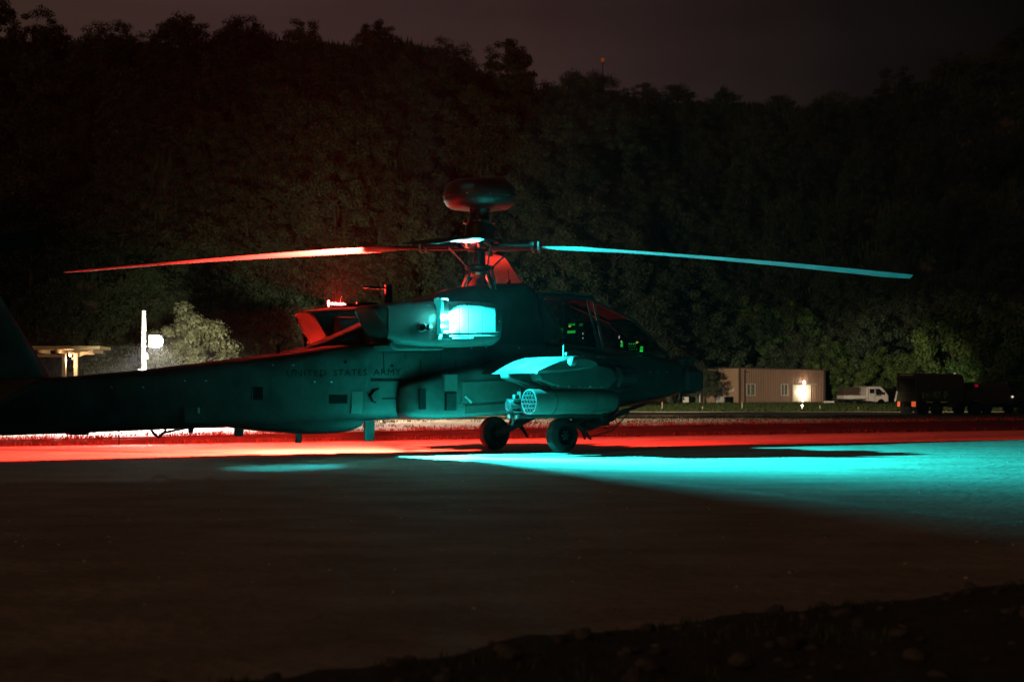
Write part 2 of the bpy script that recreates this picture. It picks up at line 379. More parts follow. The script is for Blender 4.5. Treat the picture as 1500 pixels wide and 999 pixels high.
# panel joints of the tail boom and rear fuselage
for u in (-7.3, -5.95, -4.6, -3.75, -2.62):
    zb, zt, hw = fw(u)
    MB().loft([sring(u - .010, zb - .006, zt + .006, hw + .006), sring(u + .010, zb - .006, zt + .006, hw + .006)], False, False).build('skin_joint', M['dark'], heli, sharp=50)
# belly bulge under the rear fuselage
mb = MB(); rings = []
for u, zb, zt, hw in ((-5.0, .52, .62, .10), (-4.6, .46, .66, .28), (-4.0, .40, .70, .42), (-3.5, .365, .72, .46), (-3.0, .37, .73, .46), (-2.75, .40, .73, .45), (-2.58, .46, .72, .41), (-2.5, .55, .68, .30)):
    rings.append(sring(u, zb, zt, hw, e=.6))
mb.loft(rings); mb.build('belly_fairing', P, heli)
# recess shade painted in black, steps and intakes on the rear fuselage (right side)
def skin_patch(name, u0, u1, z0, z1, m, proud=.012, depth=.05, ns=4, side=-1, bevel=0):
    mb = MB(); rings = []
    for i in range(ns + 1):
        u = u0 + (u1 - u0) * i / ns
        col_ = []
        zz = [z0 + (z1 - z0) * j / 3 for j in range(4)]
        for z in zz: col_.append((u, side * (side_v(u, z) + proud), z))
        for z in reversed(zz): col_.append((u, side * (side_v(u, z) - depth), z))
        rings.append(col_)
    mb.loft(rings); return mb.build(name, m, heli, bevel=bevel)
skin_patch('slot_shade', -2.55, -1.97, 1.215, 1.265, M['black'], .004)  # black patch on the skin stands in for shade in the slot
skin_patch('slot_shade', -2.33, -1.97, .925, .95, M['black'], .004)
skin_patch('air_vent', -3.30, -2.97, .86, 1.0, M['black'], .004)
skin_patch('air_vent', -4.62, -4.42, .92, 1.12, M['black'], .004)
skin_patch('access_panel', -3.38, -2.88, .80, 1.08, P, .003)
skin_patch('access_panel', -2.45, -2.0, .99, 1.19, P, .008)
skin_patch('access_panel', -4.3, -3.75, .86, 1.30, P, .004)
mb = MB(); mb.tube([(-2.40, -.605, 1.10), (-2.50, -.60, 1.06), (-2.56, -.60, .98), (-2.52, -.60, .90), (-2.45, -.595, .87)], [.012, .022, .03, .022, .012]); mb.build('step_shade', M['black'], heli)  # black tube on the skin, drawn for the shade in the step
skin_patch('fairing_step', -2.90, -2.70, .70, 1.05, M['paint2'], .02)
for u0, u1, z0, z1 in ((-6.9, -6.3, .75, 1.15), (-5.75, -5.3, .95, 1.25), (-4.3, -3.85, 1.36, 1.50), (-3.6, -3.2, 1.10, 1.24), (-1.9, -1.4, 1.58, 1.80), (-1.2, -.5, 1.56, 1.82), (-.3, .5, 1.58, 1.84), (1.4, 1.9, 1.58, 1.72), (3.0, 3.5, 1.1, 1.45), (3.6, 3.95, 1.15, 1.45)):
    skin_patch('access_panel', u0, u1, z0, z1, P, .007)
    skin_patch('panel_latch', u0 + .04, u0 + .07, z1 - .05, z1 - .03, M['steel'], .010)
    skin_patch('panel_latch', u1 - .07, u1 - .04, z1 - .05, z1 - .03, M['steel'], .010)
for u, z in ((-3.43, 1.30), (-3.0, 1.52), (-3.9, 1.38), (-2.15, 1.47)):
    MB().cyl((u, -side_v(u, z) - .012, z), (u, -side_v(u, z) + .03, z), .022, n=10).build('fuel_cap', M['black'], heli)
# lettering, wrapped on the skin
def lettering(text, u0, u1, z0, z1, tilt):
    cu = bpy.data.curves.new('lettering', 'FONT'); cu.body = text; cu.size = 1; cu.space_character = 1.12; cu.resolution_u = 2
    ob = bpy.data.objects.new('tmp', cu); col.objects.link(ob)
    bpy.context.view_layer.update()
    me = bpy.data.meshes.new_from_object(ob.evaluated_get(bpy.context.evaluated_depsgraph_get()))
    bpy.data.objects.remove(ob); bpy.data.curves.remove(cu)
    bm = bmesh.new(); bm.from_mesh(me); bmesh.ops.subdivide_edges(bm, edges=[e for e in bm.edges if e.calc_length() > .3], cuts=2)
    xs_ = [v.co.x for v in bm.verts]; ys_ = [v.co.y for v in bm.verts]; a, b, c, d = min(xs_), max(xs_), min(ys_), max(ys_)
    for v in bm.verts:
        t = (v.co.x - a) / (b - a); u = u0 + (u1 - u0) * t; z = z0 + (z1 - z0) * (v.co.y - c) / (d - c) + tilt * t
        v.co = (u, -side_v(u, z) - .007, z)
    bm.to_mesh(me); bm.free(); me.materials.append(M['marking']); me.name = 'lettering'
    o = bpy.data.objects.new('lettering', me); col.objects.link(o); o.parent = heli; return o
lettering('UNITED', -4.02, -3.34, 1.285, 1.38, .012); lettering('STATES', -3.22, -2.62, 1.297, 1.397, .012); lettering('ARMY', -2.50, -1.98, 1.31, 1.41, .012)
# small antennas and fittings below the boom
def blade_antenna(u, z0, z1, w0, w1):
    mb = MB(); mb.add([(u - w0, -.03, z0), (u + w0, -.03, z0), (u + w0, .03, z0), (u - w0, .03, z0), (u - w1 - .01, -.012, z1), (u + w1, -.012, z1), (u + w1, .012, z1), (u - w1 - .01, .012, z1)],
        [(0, 1, 2, 3), (4, 5, 6, 7), (0, 1, 5, 4), (1, 2, 6, 5), (2, 3, 7, 6), (3, 0, 4, 7)])
    mb.build('blade_antenna', M['dark'], heli, bevel=.006)
blade_antenna(-4.6, .52, .35, .085, .07); blade_antenna(-3.54, .40, .225, .05, .05); blade_antenna(-2.22, .60, .235, .10, .085); blade_antenna(-5.42, .50, .41, .05, .03)
MB().cyl((-6.59, 0, .5), (-6.60, 0, .24), .007).build('whip_antenna', M['dark'], heli)
MB().cyl((-2.0, -.1, .6), (-2.0, -.1, .55), .02).build('drain_pipe', M['dark'], heli)
mb = MB(); mb.tube([(-6.12, -.05, .50), (-6.05, -.05, .40), (-5.98, -.05, .355), (-5.90, -.05, .42), (-5.72, -.05, .455), (-5.5, -.05, .49)], .02); mb.tube([(-5.95, -.05, .36), (-5.86, -.05, .47)], .018)
mb.build('tie_down_bracket', M['dark'], heli)
MB().obox((-5.13, 0, .505), (.48, .2, .05)).build('antenna_plate', M['dark'], heli, bevel=.01)
MB().obox((-7.25, 0, .43), (.30, .16, .05)).build('antenna_plate', M['dark'], heli, bevel=.01)
MB().obox((-5.55, -.36, .70), (.34, .06, .26), (0, -.05, 0)).build('equipment_box', M['dark'], heli, bevel=.01)
MB().obox((-5.48, -.395, .76), (.03, .01, .09)).build('data_plate', M['steel'], heli)
# birdcage antenna and small mast on the spine
mb = MB(); mb.cyl((-3.91, 0, 1.66), (-3.91, 0, 1.80), .03)
for k in range(6):
    a = k * math.pi / 3; mb.tube([(-3.91 + .1 * math.sin(t) * math.cos(a), .1 * math.sin(t) * math.sin(a), 1.87 - .09 * math.cos(t)) for t in (0.2, .8, 1.57, 2.3, 2.95)], .009, 4)
mb.turn((-3.91, 0, 1.955), (0, 0, 1), [(-.012, .03), (.012, .02)], 10); mb.build('cage_antenna', M['dark'], heli)
MB().cyl((-3.40, .03, 1.74), (-3.40, .03, 1.86), .025).build('strobe_beacon', M['dark'], heli)
mb = MB(); mb.obox((-1.78, .1, 2.63), (.13, .05, .40)); mb.obox((-2.0, .1, 2.775), (.52, .03, .035)); mb.build('mast_antenna', M['black'], heli, bevel=.008)
mb = MB(); mb.cyl((.62, 0, 2.90), (.62, 0, 3.0), .045, .035); mb.cyl((.62, 0, 3.0), (.60, 0, 3.17), .010, .006); mb.build('whip_antenna', M['black'], heli)
mb = MB(); mb.cyl((.9, -.02, 2.9), (.9, -.02, 3.0), .02, .01); mb.build('temperature_probe', M['black'], heli)

# ---- engine nacelles
def nacelle(s):
    t = bpy.data.objects.new('engine_nacelle', None)
    rings = []
    PROF = [(-2.93, 2.27, 2.39, .33), (-2.90, 1.98, 2.41, .36), (-2.78, 1.84, 2.43, .385), (-2.45, 1.79, 2.46, .40), (-1.9, 1.76, 2.49, .41), (-1.2, 1.77, 2.52, .41), (-.85, 1.785, 2.52, .41),
            (-.62, 1.80, 2.51, .405), (-.50, 1.87, 2.47, .365), (-.42, 1.99, 2.39, .27), (-.39, 2.08, 2.32, .18)]
    for u, zb, zt, hw in PROF: rings.append(sring(u, zb, zt, hw, e=.42, vc=s * .98))
    # slanted rear: the top overhangs the bottom
    r0 = sring(-2.93, 1.86, 2.39, .34, e=.45, vc=s * .98)
    r0 = [(p[0] + (2.39 - p[2]) * .62, p[1], p[2]) for p in r0]
    r1 = [(p[0] + .05 + (0 if 1 else 0), s * .98 + (p[1] - s * .98) * 1.08, p[2] + (.015 if p[2] > 2.1 else -.015)) for p in r0]
    mb = MB(); mb.loft([r0, r1] + rings[3:]); nb = mb.build('engine_nacelle', P, heli, sharp=50)
    # exhaust lip with ducts
    mb = MB(); r2 = [(p[0] - .012, s * .98 + (p[1] - s * .98) * .9, 2.125 + (p[2] - 2.125) * .88) for p in r0]
    mb.loft([r0, r2], False, False); mb.loft([r2, [(p[0] + .06, p[1], p[2]) for p in r2]], False, True)
    for k in (-.16, .0, .16):
        mb.obox((-2.74, s * .98 + k, 2.12), (.02, .02, .44), (0, -.56, 0))
    mb.build('exhaust_suppressor', M['paint2'], nb, sharp=50)
    # curved cowl panels, each standing a little proud of the nacelle
    def prof(u):
        for a, b in zip(PROF, PROF[1:]):
            if a[0] <= u <= b[0]:
                q = (u - a[0]) / (b[0] - a[0]); return [a[k] + (b[k] - a[k]) * q for k in (1, 2, 3)]
    def panel(u0, u1, a0, a1, m, proud, nm='cowl_panel'):
        rr = []
        for i in range(4):
            u = u0 + (u1 - u0) * i / 3; zb, zt, hw = prof(u); zc = (zb + zt) / 2; hh = (zt - zb) / 2
            def pt(a, pr):
                c, q = math.cos(a), math.sin(a); e = .42
                return (u, s * .98 + s * (hw + pr) * abs(c) ** e, zc + (hh + pr) * math.copysign(abs(q) ** e, q))
            an = [a0 + (a1 - a0) * j / 9 for j in range(10)]
            rr.append([pt(a, proud) for a in an] + [pt(a, -.02) for a in reversed(an)])
        mb = MB(); mb.loft(rr); return mb.build(nm, m, nb, sharp=50)
    for u0, u1 in ((-1.56, -1.37), (-1.352, -1.20), (-1.182, -.925), (-.907, -.66)):
        panel(u0, u1, -.22, .95, M['paint2'], .012)
    panel(-2.7, -1.98, -.6, .8, P, .008)
    # round intake louvre low on the aft cowl and formation light strips
    v = s * (.98 + .41)
    mb = MB(); mb.turn((-2.10, v - s * .04, 2.06), (-.1, s, .05), [(0, .075), (.08, .075), (.10, .055), (.03, .05)], 20); mb.build('cooling_outlet', M['paint2'], nb)
    mb = MB(); mb.turn((-1.97, v - s * .04, 2.06), (.3, s, .05), [(0, .055), (.09, .05), (.10, .02)], 16); mb.build('cooling_outlet', M['paint2'], nb)
    mb = MB(); mb.obox((-1.30, s * (.98 + .405), 1.925), (.40, .014, .028), (0, -.04, 0)); mb.build('formation_light', M['strip'], nb)
    mb = MB(); mb.obox((-2.12, s * (.98 + .365), 2.405), (.48, .014, .02), (0, -.03, 0)); mb.build('formation_light', M['strip'], nb)
    MB().cyl((-.56, s * 1.33, 2.20), (-.56, s * 1.37, 2.20), .02, n=10).build('cowl_latch', M['steel'], nb)
    MB().obox((-1.15, s * 1.385, 2.005), (1.10, .05, .012), (0, -.03, 0)).build('cowl_ledge', P, nb, bevel=.004)
    # lower fairing shelf
    mb = MB(); mb.prism([(-2.45, 1.70), (-1.55, 1.72), (-1.55, 1.84), (-2.6, 1.84), (-2.6, 1.78)], s * .62, s * 1.22); mb.build('lower_fairing', P, nb, bevel=.02)
    mb = MB(); mb.prism([(-1.45, 1.76), (-1.0, 1.78), (-1.0, 1.84), (-1.45, 1.84)], s * .7, s * 1.1); mb.build('oil_cooler_duct', P, nb, bevel=.01)
    # pylon joining the nacelle to the deck
    mb = MB(); mb.loft([sring(u, 1.80, 2.30, .18, e=.5, vc=s * .56, n=16) for u in (-2.55, -2.3, -.8, -.62)]); mb.build('nacelle_mount', P, nb, sharp=50)
    return nb
nR = nacelle(-1); nL = nacelle(1)

# ---- navigation lights: a housing on each nacelle; the right one is open forward and shuts the light off aft of the beam
LU, LZ = -1.66, 2.235
def dim_filter(t):  # plain dimming filter for the added screens
    m = bpy.data.materials.new('dimming_filter'); m.use_nodes = True; n = m.node_tree.nodes
    b = n['Principled BSDF']; n.remove(b); tr = n.new('ShaderNodeBsdfTransparent'); tr.inputs[0].default_value = (t, t, t, 1)
    m.node_tree.links.new(tr.outputs[0], [x for x in n if x.type == 'OUTPUT_MATERIAL'][0].inputs[0]); return m
def nav_right():
    v0 = -1.40
    mb = MB()
    mb.box(-1.80, -1.745, -1.50, v0 + .10, 1.96, 2.52)                # body behind the lamp, given a glow of its own
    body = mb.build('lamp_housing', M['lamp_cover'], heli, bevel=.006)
    def plate(*b): MB().box(*b).build('lamp_shade_or_mask', P, body)
    x0, x1 = -1.744, -1.740
    plate(x0, x1, -1.645, v0 + .06, 2.2025, 2.44); plate(x0, x1, -1.645, v0 + .06, 2.02, 2.1985)
    plate(x0, x1, -1.645, -1.523, 2.1985, 2.2025); plate(x0, x1, -1.506, v0 + .06, 2.1985, 2.2025)
    MB().add([(-1.655, -1.425, 2.268), (-1.620, -1.472, 2.268), (-1.620, -1.472, 2.330), (-1.655, -1.425, 2.330)], [(0, 1, 2, 3)]).build('lamp_shade_or_mask', P, body, sharp=0)  # added plate, keeps cyan light off the mast and radar
    mb = MB(); mb.tube([(-1.86, -1.40, 2.525), (-1.80, -1.42, 2.54), (-1.74, -1.40, 2.52), (-1.68, -1.42, 2.535), (-1.60, -1.40, 2.525)], .014); mb.build('lamp_guard_or_mask', M['steel'], body)
    mb = MB(); mb.ball((-1.775, -1.525, LZ), .034, 12, (1, 1, 1.35)); o = mb.build('navigation_light', M['cyan_lens'], heli)
    o['label'] = 'bright cyan navigation light on the near engine nacelle'
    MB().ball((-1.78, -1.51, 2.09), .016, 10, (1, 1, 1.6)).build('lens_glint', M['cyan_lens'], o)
    point_light('cyan_lamp', (-1.685, -1.485, LZ), 28000, (.019, .93, 1), .008, heli)
    L = Vector((-1.685, -1.485, LZ)); fp_ = [(a, e, d) for a, e, d in ((18, -33, .085), (-16, -33, .085), (-50, -33, .085), (-50, -76, .025), (-16, -76, .025), (18, -76, .025))]
    MB().add([L + Vector((d * math.cos(R(a)), d * math.sin(R(a)), d * math.tan(R(e)))) for a, e, d in fp_], [(0, 1, 4, 5), (1, 2, 3, 4)]).build('dimming_screen', dim_filter(.22), body, sharp=0)  # added screen, dims the lamp towards the pod and wheel
    for k in range(11):
        a0, a1 = R(-(77 + 3 * k)), R(-(80 + 3 * k)); q = .10
        p = [(-1.685 + q * math.cos(a), -1.485 + q * math.sin(a)) for a in (a0, a1)]
        MB().add([(p[0][0], p[0][1], 2.02), (p[1][0], p[1][1], 2.02), (p[1][0], p[1][1], 2.44), (p[0][0], p[0][1], 2.44)], [(0, 1, 2, 3)]).build('dimming_screen', dim_filter(.92 * math.exp(-.03 * k - .024 * k * k)), body, sharp=0)  # added graded screens, soften the edge of the cyan pool
nav_right()
def nav_left():
    mb = MB(); mb.obox((-1.98, 1.385, 2.46), (.34, .08, .14)); body = mb.build('lamp_housing', P, heli, bevel=.01)
    MB().box(-2.25, -1.62, 1.395, 1.40, 2.45, 2.572).build('lamp_shade_or_mask', M['black'], body)  # added plates: keep red light off the foreground, fin, cockpit and mast
    MB().box(-2.03, -2.025, 1.45, 1.495, 2.44, 2.74).build('lamp_shade_or_mask', M['black'], body)
    MB().box(-1.62, -1.20, 1.395, 1.40, 2.45, 2.605).build('lamp_shade_or_mask', M['black'], body)
    MB().add([(-1.885, 1.490, 2.574), (-1.915, 1.438, 2.563), (-1.915, 1.438, 2.70), (-1.885, 1.490, 2.68)], [(0, 1, 2, 3)]).build('lamp_shade_or_mask', M['black'], body, sharp=0)
    mb = MB(); mb.ball((-2.02, 1.36, 2.555), .030, 12, (5.5, 1, .6)); mb.ball((-2.20, 1.36, 2.56), .030, 12, (.5, 1, 2.0)); o = mb.build('navigation_light', M['red_lens'], heli)
    o['label'] = 'glowing red navigation light on the far engine nacelle'
    point_light('red_lamp', (-1.95, 1.50, 2.56), 46000, (1, .032, .021), .006, heli)
    for az0, az1, zt in ((-10, 61, 2.5850), (60, 191, 2.5925)):
        rr = [[(-1.95 + rd_ * math.cos(R(a)), 1.50 + rd_ * math.sin(R(a)), z) for rd_, z in ((.12, 2.5510), (.124, 2.5510), (.124, zt), (.12, zt))] for a in range(az0, az1, 10)]
        MB().loft(rr).build('lamp_guard_or_mask', M['black'], body)  # added ring, cuts the red light off the hill and field
    for a in (5, 60, 120, 175): MB().cyl((-1.95 + .122 * math.cos(R(a)), 1.5 + .122 * math.sin(R(a)), 2.547), (-1.95 + .09 * math.cos(R(a)), 1.40 + .06 * math.sin(R(a)), 2.44), .003, n=5).build('mask_wire', M['black'], body)  # wires to hold the added ring
nav_left()

# ---- side sponsons (avionics bays)
def sponson(s):
    st = [(-2.06, .84, 1.0, .01), (-2.04, .72, 1.14, .10), (-1.96, .645, 1.20, .20), (-1.80, .61, 1.24, .27), (-1.38, .60, 1.345, .33), (-.83, .62, 1.46, .34), (0, .66, 1.50, .34), (1.0, .72, 1.52, .34), (1.9, .84, 1.52, .33), (2.3, .98, 1.50, .30), (2.6, 1.08, 1.47, .22), (2.85, 1.16, 1.42, .08)]
    mb = MB(); mb.loft([sring(u, a, b, c + .08, e=.35, vc=s * .54, n=28) for u, a, b, c in st])
    sp = mb.build('avionics_bay', P, heli, sharp=50)
    def plate(nm, u0, u1, z0, z1, m, pr=.012, tilt=0):
        v = s * (.54 + .34 + .075); MB().obox(((u0 + u1) / 2, v, (z0 + z1) / 2), (u1 - u0, .05 + pr, z1 - z0), (0, tilt, 0)).build(nm, m, sp, bevel=.008)
    plate('air_grille', -1.86, -1.73, .76, 1.10, M['black'], -.02)
    plate('access_door', -1.38, -1.13, 1.06, 1.33, M['paint2'], .012)
    plate('air_grille', -1.36, -1.14, .74, 1.03, M['black'], .004)
    plate('access_door', -1.03, .7, .90, 1.24, M['paint2'], .006, -.035)
    plate('access_door', -.95, .75, .72, .86, M['paint2'], .004, -.05)
    for k in range(8): MB().obox((-1.25, s * 1.0, .77 + .033 * k), (.20, .012, .012)).build('grille_slat', M['dark'], sp)
    MB().tube([(-.98, s * .99, .97), (-.90, s * 1.0, .90), (-.86, s * .99, .87)], .018).build('grab_strap', M['steel'], sp)
    MB().obox((-1.06, s * .985, .86), (.03, .03, .05)).build('door_latch', M['steel'], sp)
    mb = MB(); mb.turn((2.30, s * .87, 1.30), (1, 0, -.03), [(0, .14), (.02, .19), (.38, .19), (.46, .12)], 24); mb.build('sensor_fairing', P, sp)
    mb = MB(); mb.obox((2.0, s * .85, 1.66), (.2, .05, .05)); mb.build('step_bracket', M['paint2'], sp, bevel=.01)
sponson(-1); sponson(1)

# ---- stub wings
AIR = [(-.62, 1.335), (-.40, 1.455), (-.20, 1.545), (.02, 1.605), (.22, 1.62), (.40, 1.60), (.52, 1.545), (.55, 1.49), (.48, 1.44), (.2, 1.40), (-.2, 1.36)]
def wing(s):
    rings = []
    for v in (.55, 1.2, 1.9, 2.36, 2.46): rings.append([(u + .0, s * v, z + .004 * (v - 1)) for u, z in AIR])
    mb = MB(); mb.loft(rings); wg = mb.build('stub_wing', P, heli, sharp=40)
    mb = MB(); mb.loft([[(u * 1.03 + .0, s * v, 1.48 + (z - 1.48) * k) for u, z in AIR] for v, k in ((2.463, 1.03), (2.50, 1.03), (2.54, .7))]); mb.build('tip_cap', P, wg, sharp=40)
    mb = MB(); mb.prism([(-.40, 1.36), (-.36, 1.22), (-.1, 1.14), (.3, 1.10), (1.05, 1.10), (1.25, 1.25), (1.1, 1.45), (.5, 1.56), (.2, 1.50), (-.1, 1.42)], s * 1.97, s * 2.25); mb.build('outer_pylon', P, wg, bevel=.03)
    mb = MB(); mb.prism([(-.62, 1.36), (-.60, 1.26), (-.1, 1.12), (.8, 1.06), (1.15, 1.15), (1.0, 1.45), (.4, 1.50)], s * 1.45, s * 1.70); mb.build('inner_pylon', P, wg, bevel=.03)
    mb = MB(); mb.cyl((.0, s * 2.48, 1.52), (.0, s * 2.60, 1.52), .04); mb.ball((-.02, s * 2.63, 1.525), .082, 16); mb.build('warning_sensor', M['paint2'], wg)
    MB().cyl((-.04, s * 2.42, 1.60), (-.04, s * 2.42, 1.80), .011, .007).build('whip_antenna', M['paint2'], wg)
    MB().obox((.22, s * 2.2, 1.66), (.10, .05, .05)).build('lug', M['paint2'], wg, bevel=.01)
    for k in range(5): MB().cyl((-.05 + .22 * k, s * 2.27, 1.13), (-.05 + .22 * k, s * 2.30, 1.13), .016, n=8).build('bolt', M['steel'], wg)
wing(-1); wing(1)
# ---- rocket pods: 19 tubes in a drum
def rocket_pod(s):
    v = s * 2.11; u0, u1, z = -.50, 1.22, .885; r = .203
    mb = MB(); mb.turn((u0, v, z), (1, 0, .0), [(0, r - .012), (.0, r), (.03, r + .004), (.06, r), (1.4, r), (1.6, r * .96), (u1 - u0, r * .82)], 36, False, True)
    pod = mb.build('rocket_pod', M['paint2'], heli, sharp=40)  # lighter paint chosen to imitate light bounced off the ground
    MB().turn((u0, v, z), (1, 0, 0), [(-.004, r - .001), (-.004, r - .016), (.03, r - .020)], 36, False, False).build('rim', M['paint2'], pod)
    MB().turn((u0 + .03, v, z), (1, 0, 0), [(0, r - .016), (.01, r - .016)], 36).build('face_plate', M['black'], pod)
    sp_ = .079
    for q in range(-2, 3):
        for p in range(-2, 3):
            if abs(q + p) > 2: continue
            y = (q + p / 2) * sp_; zz = p * sp_ * .866
            mb = MB(); n = 14; c = (u0 - .008, v + y, z + zz)
            R_, r_ = .0365, .0275; d = (1, 0, 0)
            rs = [mb.ring((u0 + .035, c[1], c[2]), d, R_, n), mb.ring(c, d, R_, n), mb.ring(c, d, r_, n), mb.ring((u0 + .03, c[1], c[2]), d, r_, n)]
            mb.loft(rs, False, False); mb.build('launch_tube', M['dark'], pod, sharp=50)
            if (q * 3 + p * 5) % 4: MB().cyl((u0 + .022, c[1], c[2]), (u0 + .03, c[1], c[2]), .012, n=8).build('igniter_arm', M['dark'], pod)
    for uu in (-.1, .7): MB().turn((uu, v, z), (1, 0, 0), [(0, r + .001), (.004, r + .008), (.03, r + .008), (.034, r + .001)], 36, False, False).build('band', P, pod)
    mb = MB(); mb.box(-.1, .75, v - .05, v + .05, z + r - .02, 1.13); mb.build('suspension_lug', P, pod, bevel=.01)
rocket_pod(-1); rocket_pod(1)
# ---- missile launchers on the inner pylons
def launcher(s):
    v = s * 1.62
    mb = MB(); mb.box(-.35, 1.2, v - .05, v + .05, .86, 1.10); la = mb.build('missile_launcher', P, heli, bevel=.01)
    for dv in (-.13, .06):
        zz = .645
        MB().box(-.44, 1.34, v + s * dv - .03, v + s * dv + .03, zz - .03, zz + .03).build('launch_rail', P, la, bevel=.006)
        MB().box(-.455, -.40, v + s * dv - .04, v + s * dv + .04, zz - .035, zz + .035).build('rail_end', M['paint2'], la, bevel=.006)
    MB().box(-.44, -.36, v - .02, v + .05, .93, 1.0).build('umbilical_block', M['paint2'], la, bevel=.006)
    mb = MB(); mb.box(-.1, .9, v - .22, v + .22, .68, .98); mb.build('launcher_frame', M['dark'], la, bevel=.02)
    mb = MB()
    y = v + s * -.02; z = .82; mb.turn((-.55, y, z), (1, 0, 0), [(0, .075), (.02, .088), (1.3, .088), (1.5, .07), (1.62, .02)], 20); ms = mb.build('missile', M['dark'], la)
    mb = MB(); mb.turn((-.553, y, z), (1, 0, 0), [(0, .088), (-.006, .074), (.02, .070), (.02, .045), (-.006, .04), (-.006, .018), (.01, .012)], 20); mb.build('nozzle', M['hub'], ms)
    for k in range(4):
        a = math.pi / 4 + k * math.pi / 2
        mb = MB(); mb.beam((-.42, y + .08 * math.cos(a), z + .08 * math.sin(a)), (-.42, y + .155 * math.cos(a), z + .155 * math.sin(a)), .008, .16, (1, 0, 0)) ; mb.build('fin', M['dark'], ms)
launcher(-1); launcher(1)

# ---- canopy, frames, cockpit
def frame_bar(p0, p1, w_=.055, name='canopy_frame', m=M['hub']):
    mb = MB(); mb.beam(p0, p1, w_, .04); return mb.build(name, m or P, heli, bevel=.006)
for s in (-1, 1):
    A = (1.02, s * .46, 1.92); B = (1.02, s * .42, 2.70); C_ = (2.05, s * .40, 2.70); D = (2.22, s * .50, 1.80)
    E_ = (2.20, s * .40, 2.66); F = (3.18, s * .37, 2.33); G = (3.93, s * .36, 1.74); H = (2.35, s * .50, 1.78)
    K = (1.46, s * .49, 1.98); Lp = (1.10, s * .42, 2.62)
    for a, b, w_ in ((A, B, .07), (B, C_, .07), (C_, E_, .07), (C_, D, .10), (E_, H, .10), (E_, F, .05), (F, G, .05), (D, A, .08), (H, G, .07), (Lp, K, .045), (B, K, .03)):
        frame_bar(a, b, w_)
    MB().add([A, (1.08, s * .425, 2.66), K], [(0, 1, 2)]).build('canopy_fairing', P, heli, sharp=0)
    def pane(pts): MB().add([(p[0], p[1], p[2]) for p in pts] , [tuple(range(len(pts)))]).build('canopy_pane', M['canopy'], heli, sharp=0)
    pane([K, (1.10, s * .425, 2.68), (2.02, s * .405, 2.68), (2.18, s * .497, 1.83)])
    pane([(2.37, s * .497, 1.82), (2.24, s * .405, 2.62), (3.16, s * .372, 2.30), (3.90, s * .362, 1.78)])
frame_bar((3.18, -.37, 2.33), (3.18, .37, 2.33)); frame_bar((2.2, -.4, 2.68), (2.2, .4, 2.68), .08); frame_bar((3.93, -.36, 1.74), (3.93, .36, 1.74)); frame_bar((1.02, -.42, 2.71), (1.02, .42, 2.71), .08)
MB().add([(3.18, -.37, 2.33), (3.18, .37, 2.33), (3.93, .36, 1.75), (3.93, -.36, 1.75)], [(0, 1, 2, 3)]).build('windshield', M['canopy'], heli, sharp=0)
MB().add([(2.2, -.4, 2.68), (2.2, .4, 2.68), (3.18, .37, 2.34), (3.18, -.37, 2.34)], [(0, 1, 2, 3)]).build('roof_pane', M['canopy'], heli, sharp=0)
mb = MB(); mb.loft([[(1.0, -.42, 2.70), (1.0, .42, 2.70), (1.0, .38, 2.78), (1.0, -.38, 2.78)], [(2.25, -.40, 2.69), (2.25, .40, 2.69), (2.25, .35, 2.76), (2.25, -.35, 2.76)]]); mb.build('canopy_roof', P, heli, bevel=.02)
MB().tube([(1.0, -.40, 2.79), (1.6, -.40, 2.80), (2.3, -.38, 2.77)], .012).build('grab_rail', M['paint2'], heli)
MB().box(2.14, 2.24, -.46, .46, 1.75, 2.30).build('cockpit_bulkhead', M['black'], heli)
def seat(u, z):
    st = MB().box(u - .10, u + .02, -.22, .22, z, z + .62).build('crew_seat', M['seat'], heli, bevel=.03)
    MB().box(u - .10, u + .42, -.23, .23, z - .08, z + .06).build('seat_cushion', M['seat'], st, bevel=.03)
    MB().box(u - .08, u + .02, -.12, .12, z + .66, z + .84).build('headrest', M['seat'], st, bevel=.03)
seat(1.36, 1.70); seat(2.52, 1.50)
def screens(base, items):
    for nm, u, v, z, wy, wz, m in items:
        MB().obox((u, v, z), (.012, wy, wz), (0, .12, 0)).build(nm, M[m], base, bevel=.003)
dash = MB().box(2.0, 2.12, -.38, .38, 1.78, 2.26).build('rear_instrument_panel', M['black'], heli, bevel=.03)
screens(dash, [('display_screen', 1.99, -.30, 2.24, .10, .05, 'green_dim'), ('display_screen', 1.99, -.02, 2.12, .22, .045, 'green_screen'), ('display_screen', 1.985, .26, 2.14, .07, .12, 'green_dim'), ('indicator_lamp', 1.985, .02, 2.22, .06, .025, 'amber'),
    ('indicator_lamp', 1.985, -.36, 2.08, .018, .03, 'white_lamp'), ('indicator_lamp', 1.985, -.36, 2.0, .02, .02, 'white_lamp')])
for k in range(5): MB().obox((1.985, -.12 + .04 * k, 2.25), (.01, .010, .035), (0, .1, 0)).build('annunciator', M['green_screen'], dash)
dash2 = MB().box(3.42, 3.52, -.33, .33, 1.62, 1.98).build('front_instrument_panel', M['black'], heli, bevel=.03)
screens(dash2, [('display_screen', 3.40, .24, 1.93, .12, .10, 'green_screen'), ('display_screen', 3.40, -.29, 1.81, .075, .14, 'green_screen'), ('indicator_lamp', 3.40, -.17, 1.955, .05, .03, 'amber'), ('indicator_lamp', 2.95, -.2, 2.04, .02, .05, 'white_lamp'), ('indicator_lamp', 3.0, -.2, 1.965, .03, .025, 'white_lamp')])
for k in range(14):
    MB().obox((3.40, .12 - .021 * k, 1.93 - .05 * ((k * 5) % 3)), (.01, .007 + .008 * (k % 2), .025)).build('annunciator', M['green_dim' if k % 3 else 'green_screen'], dash2)
MB().cyl((3.28, 0, 1.70), (3.26, 0, 2.02), .05).build('gunner_sight', M['black'], heli)

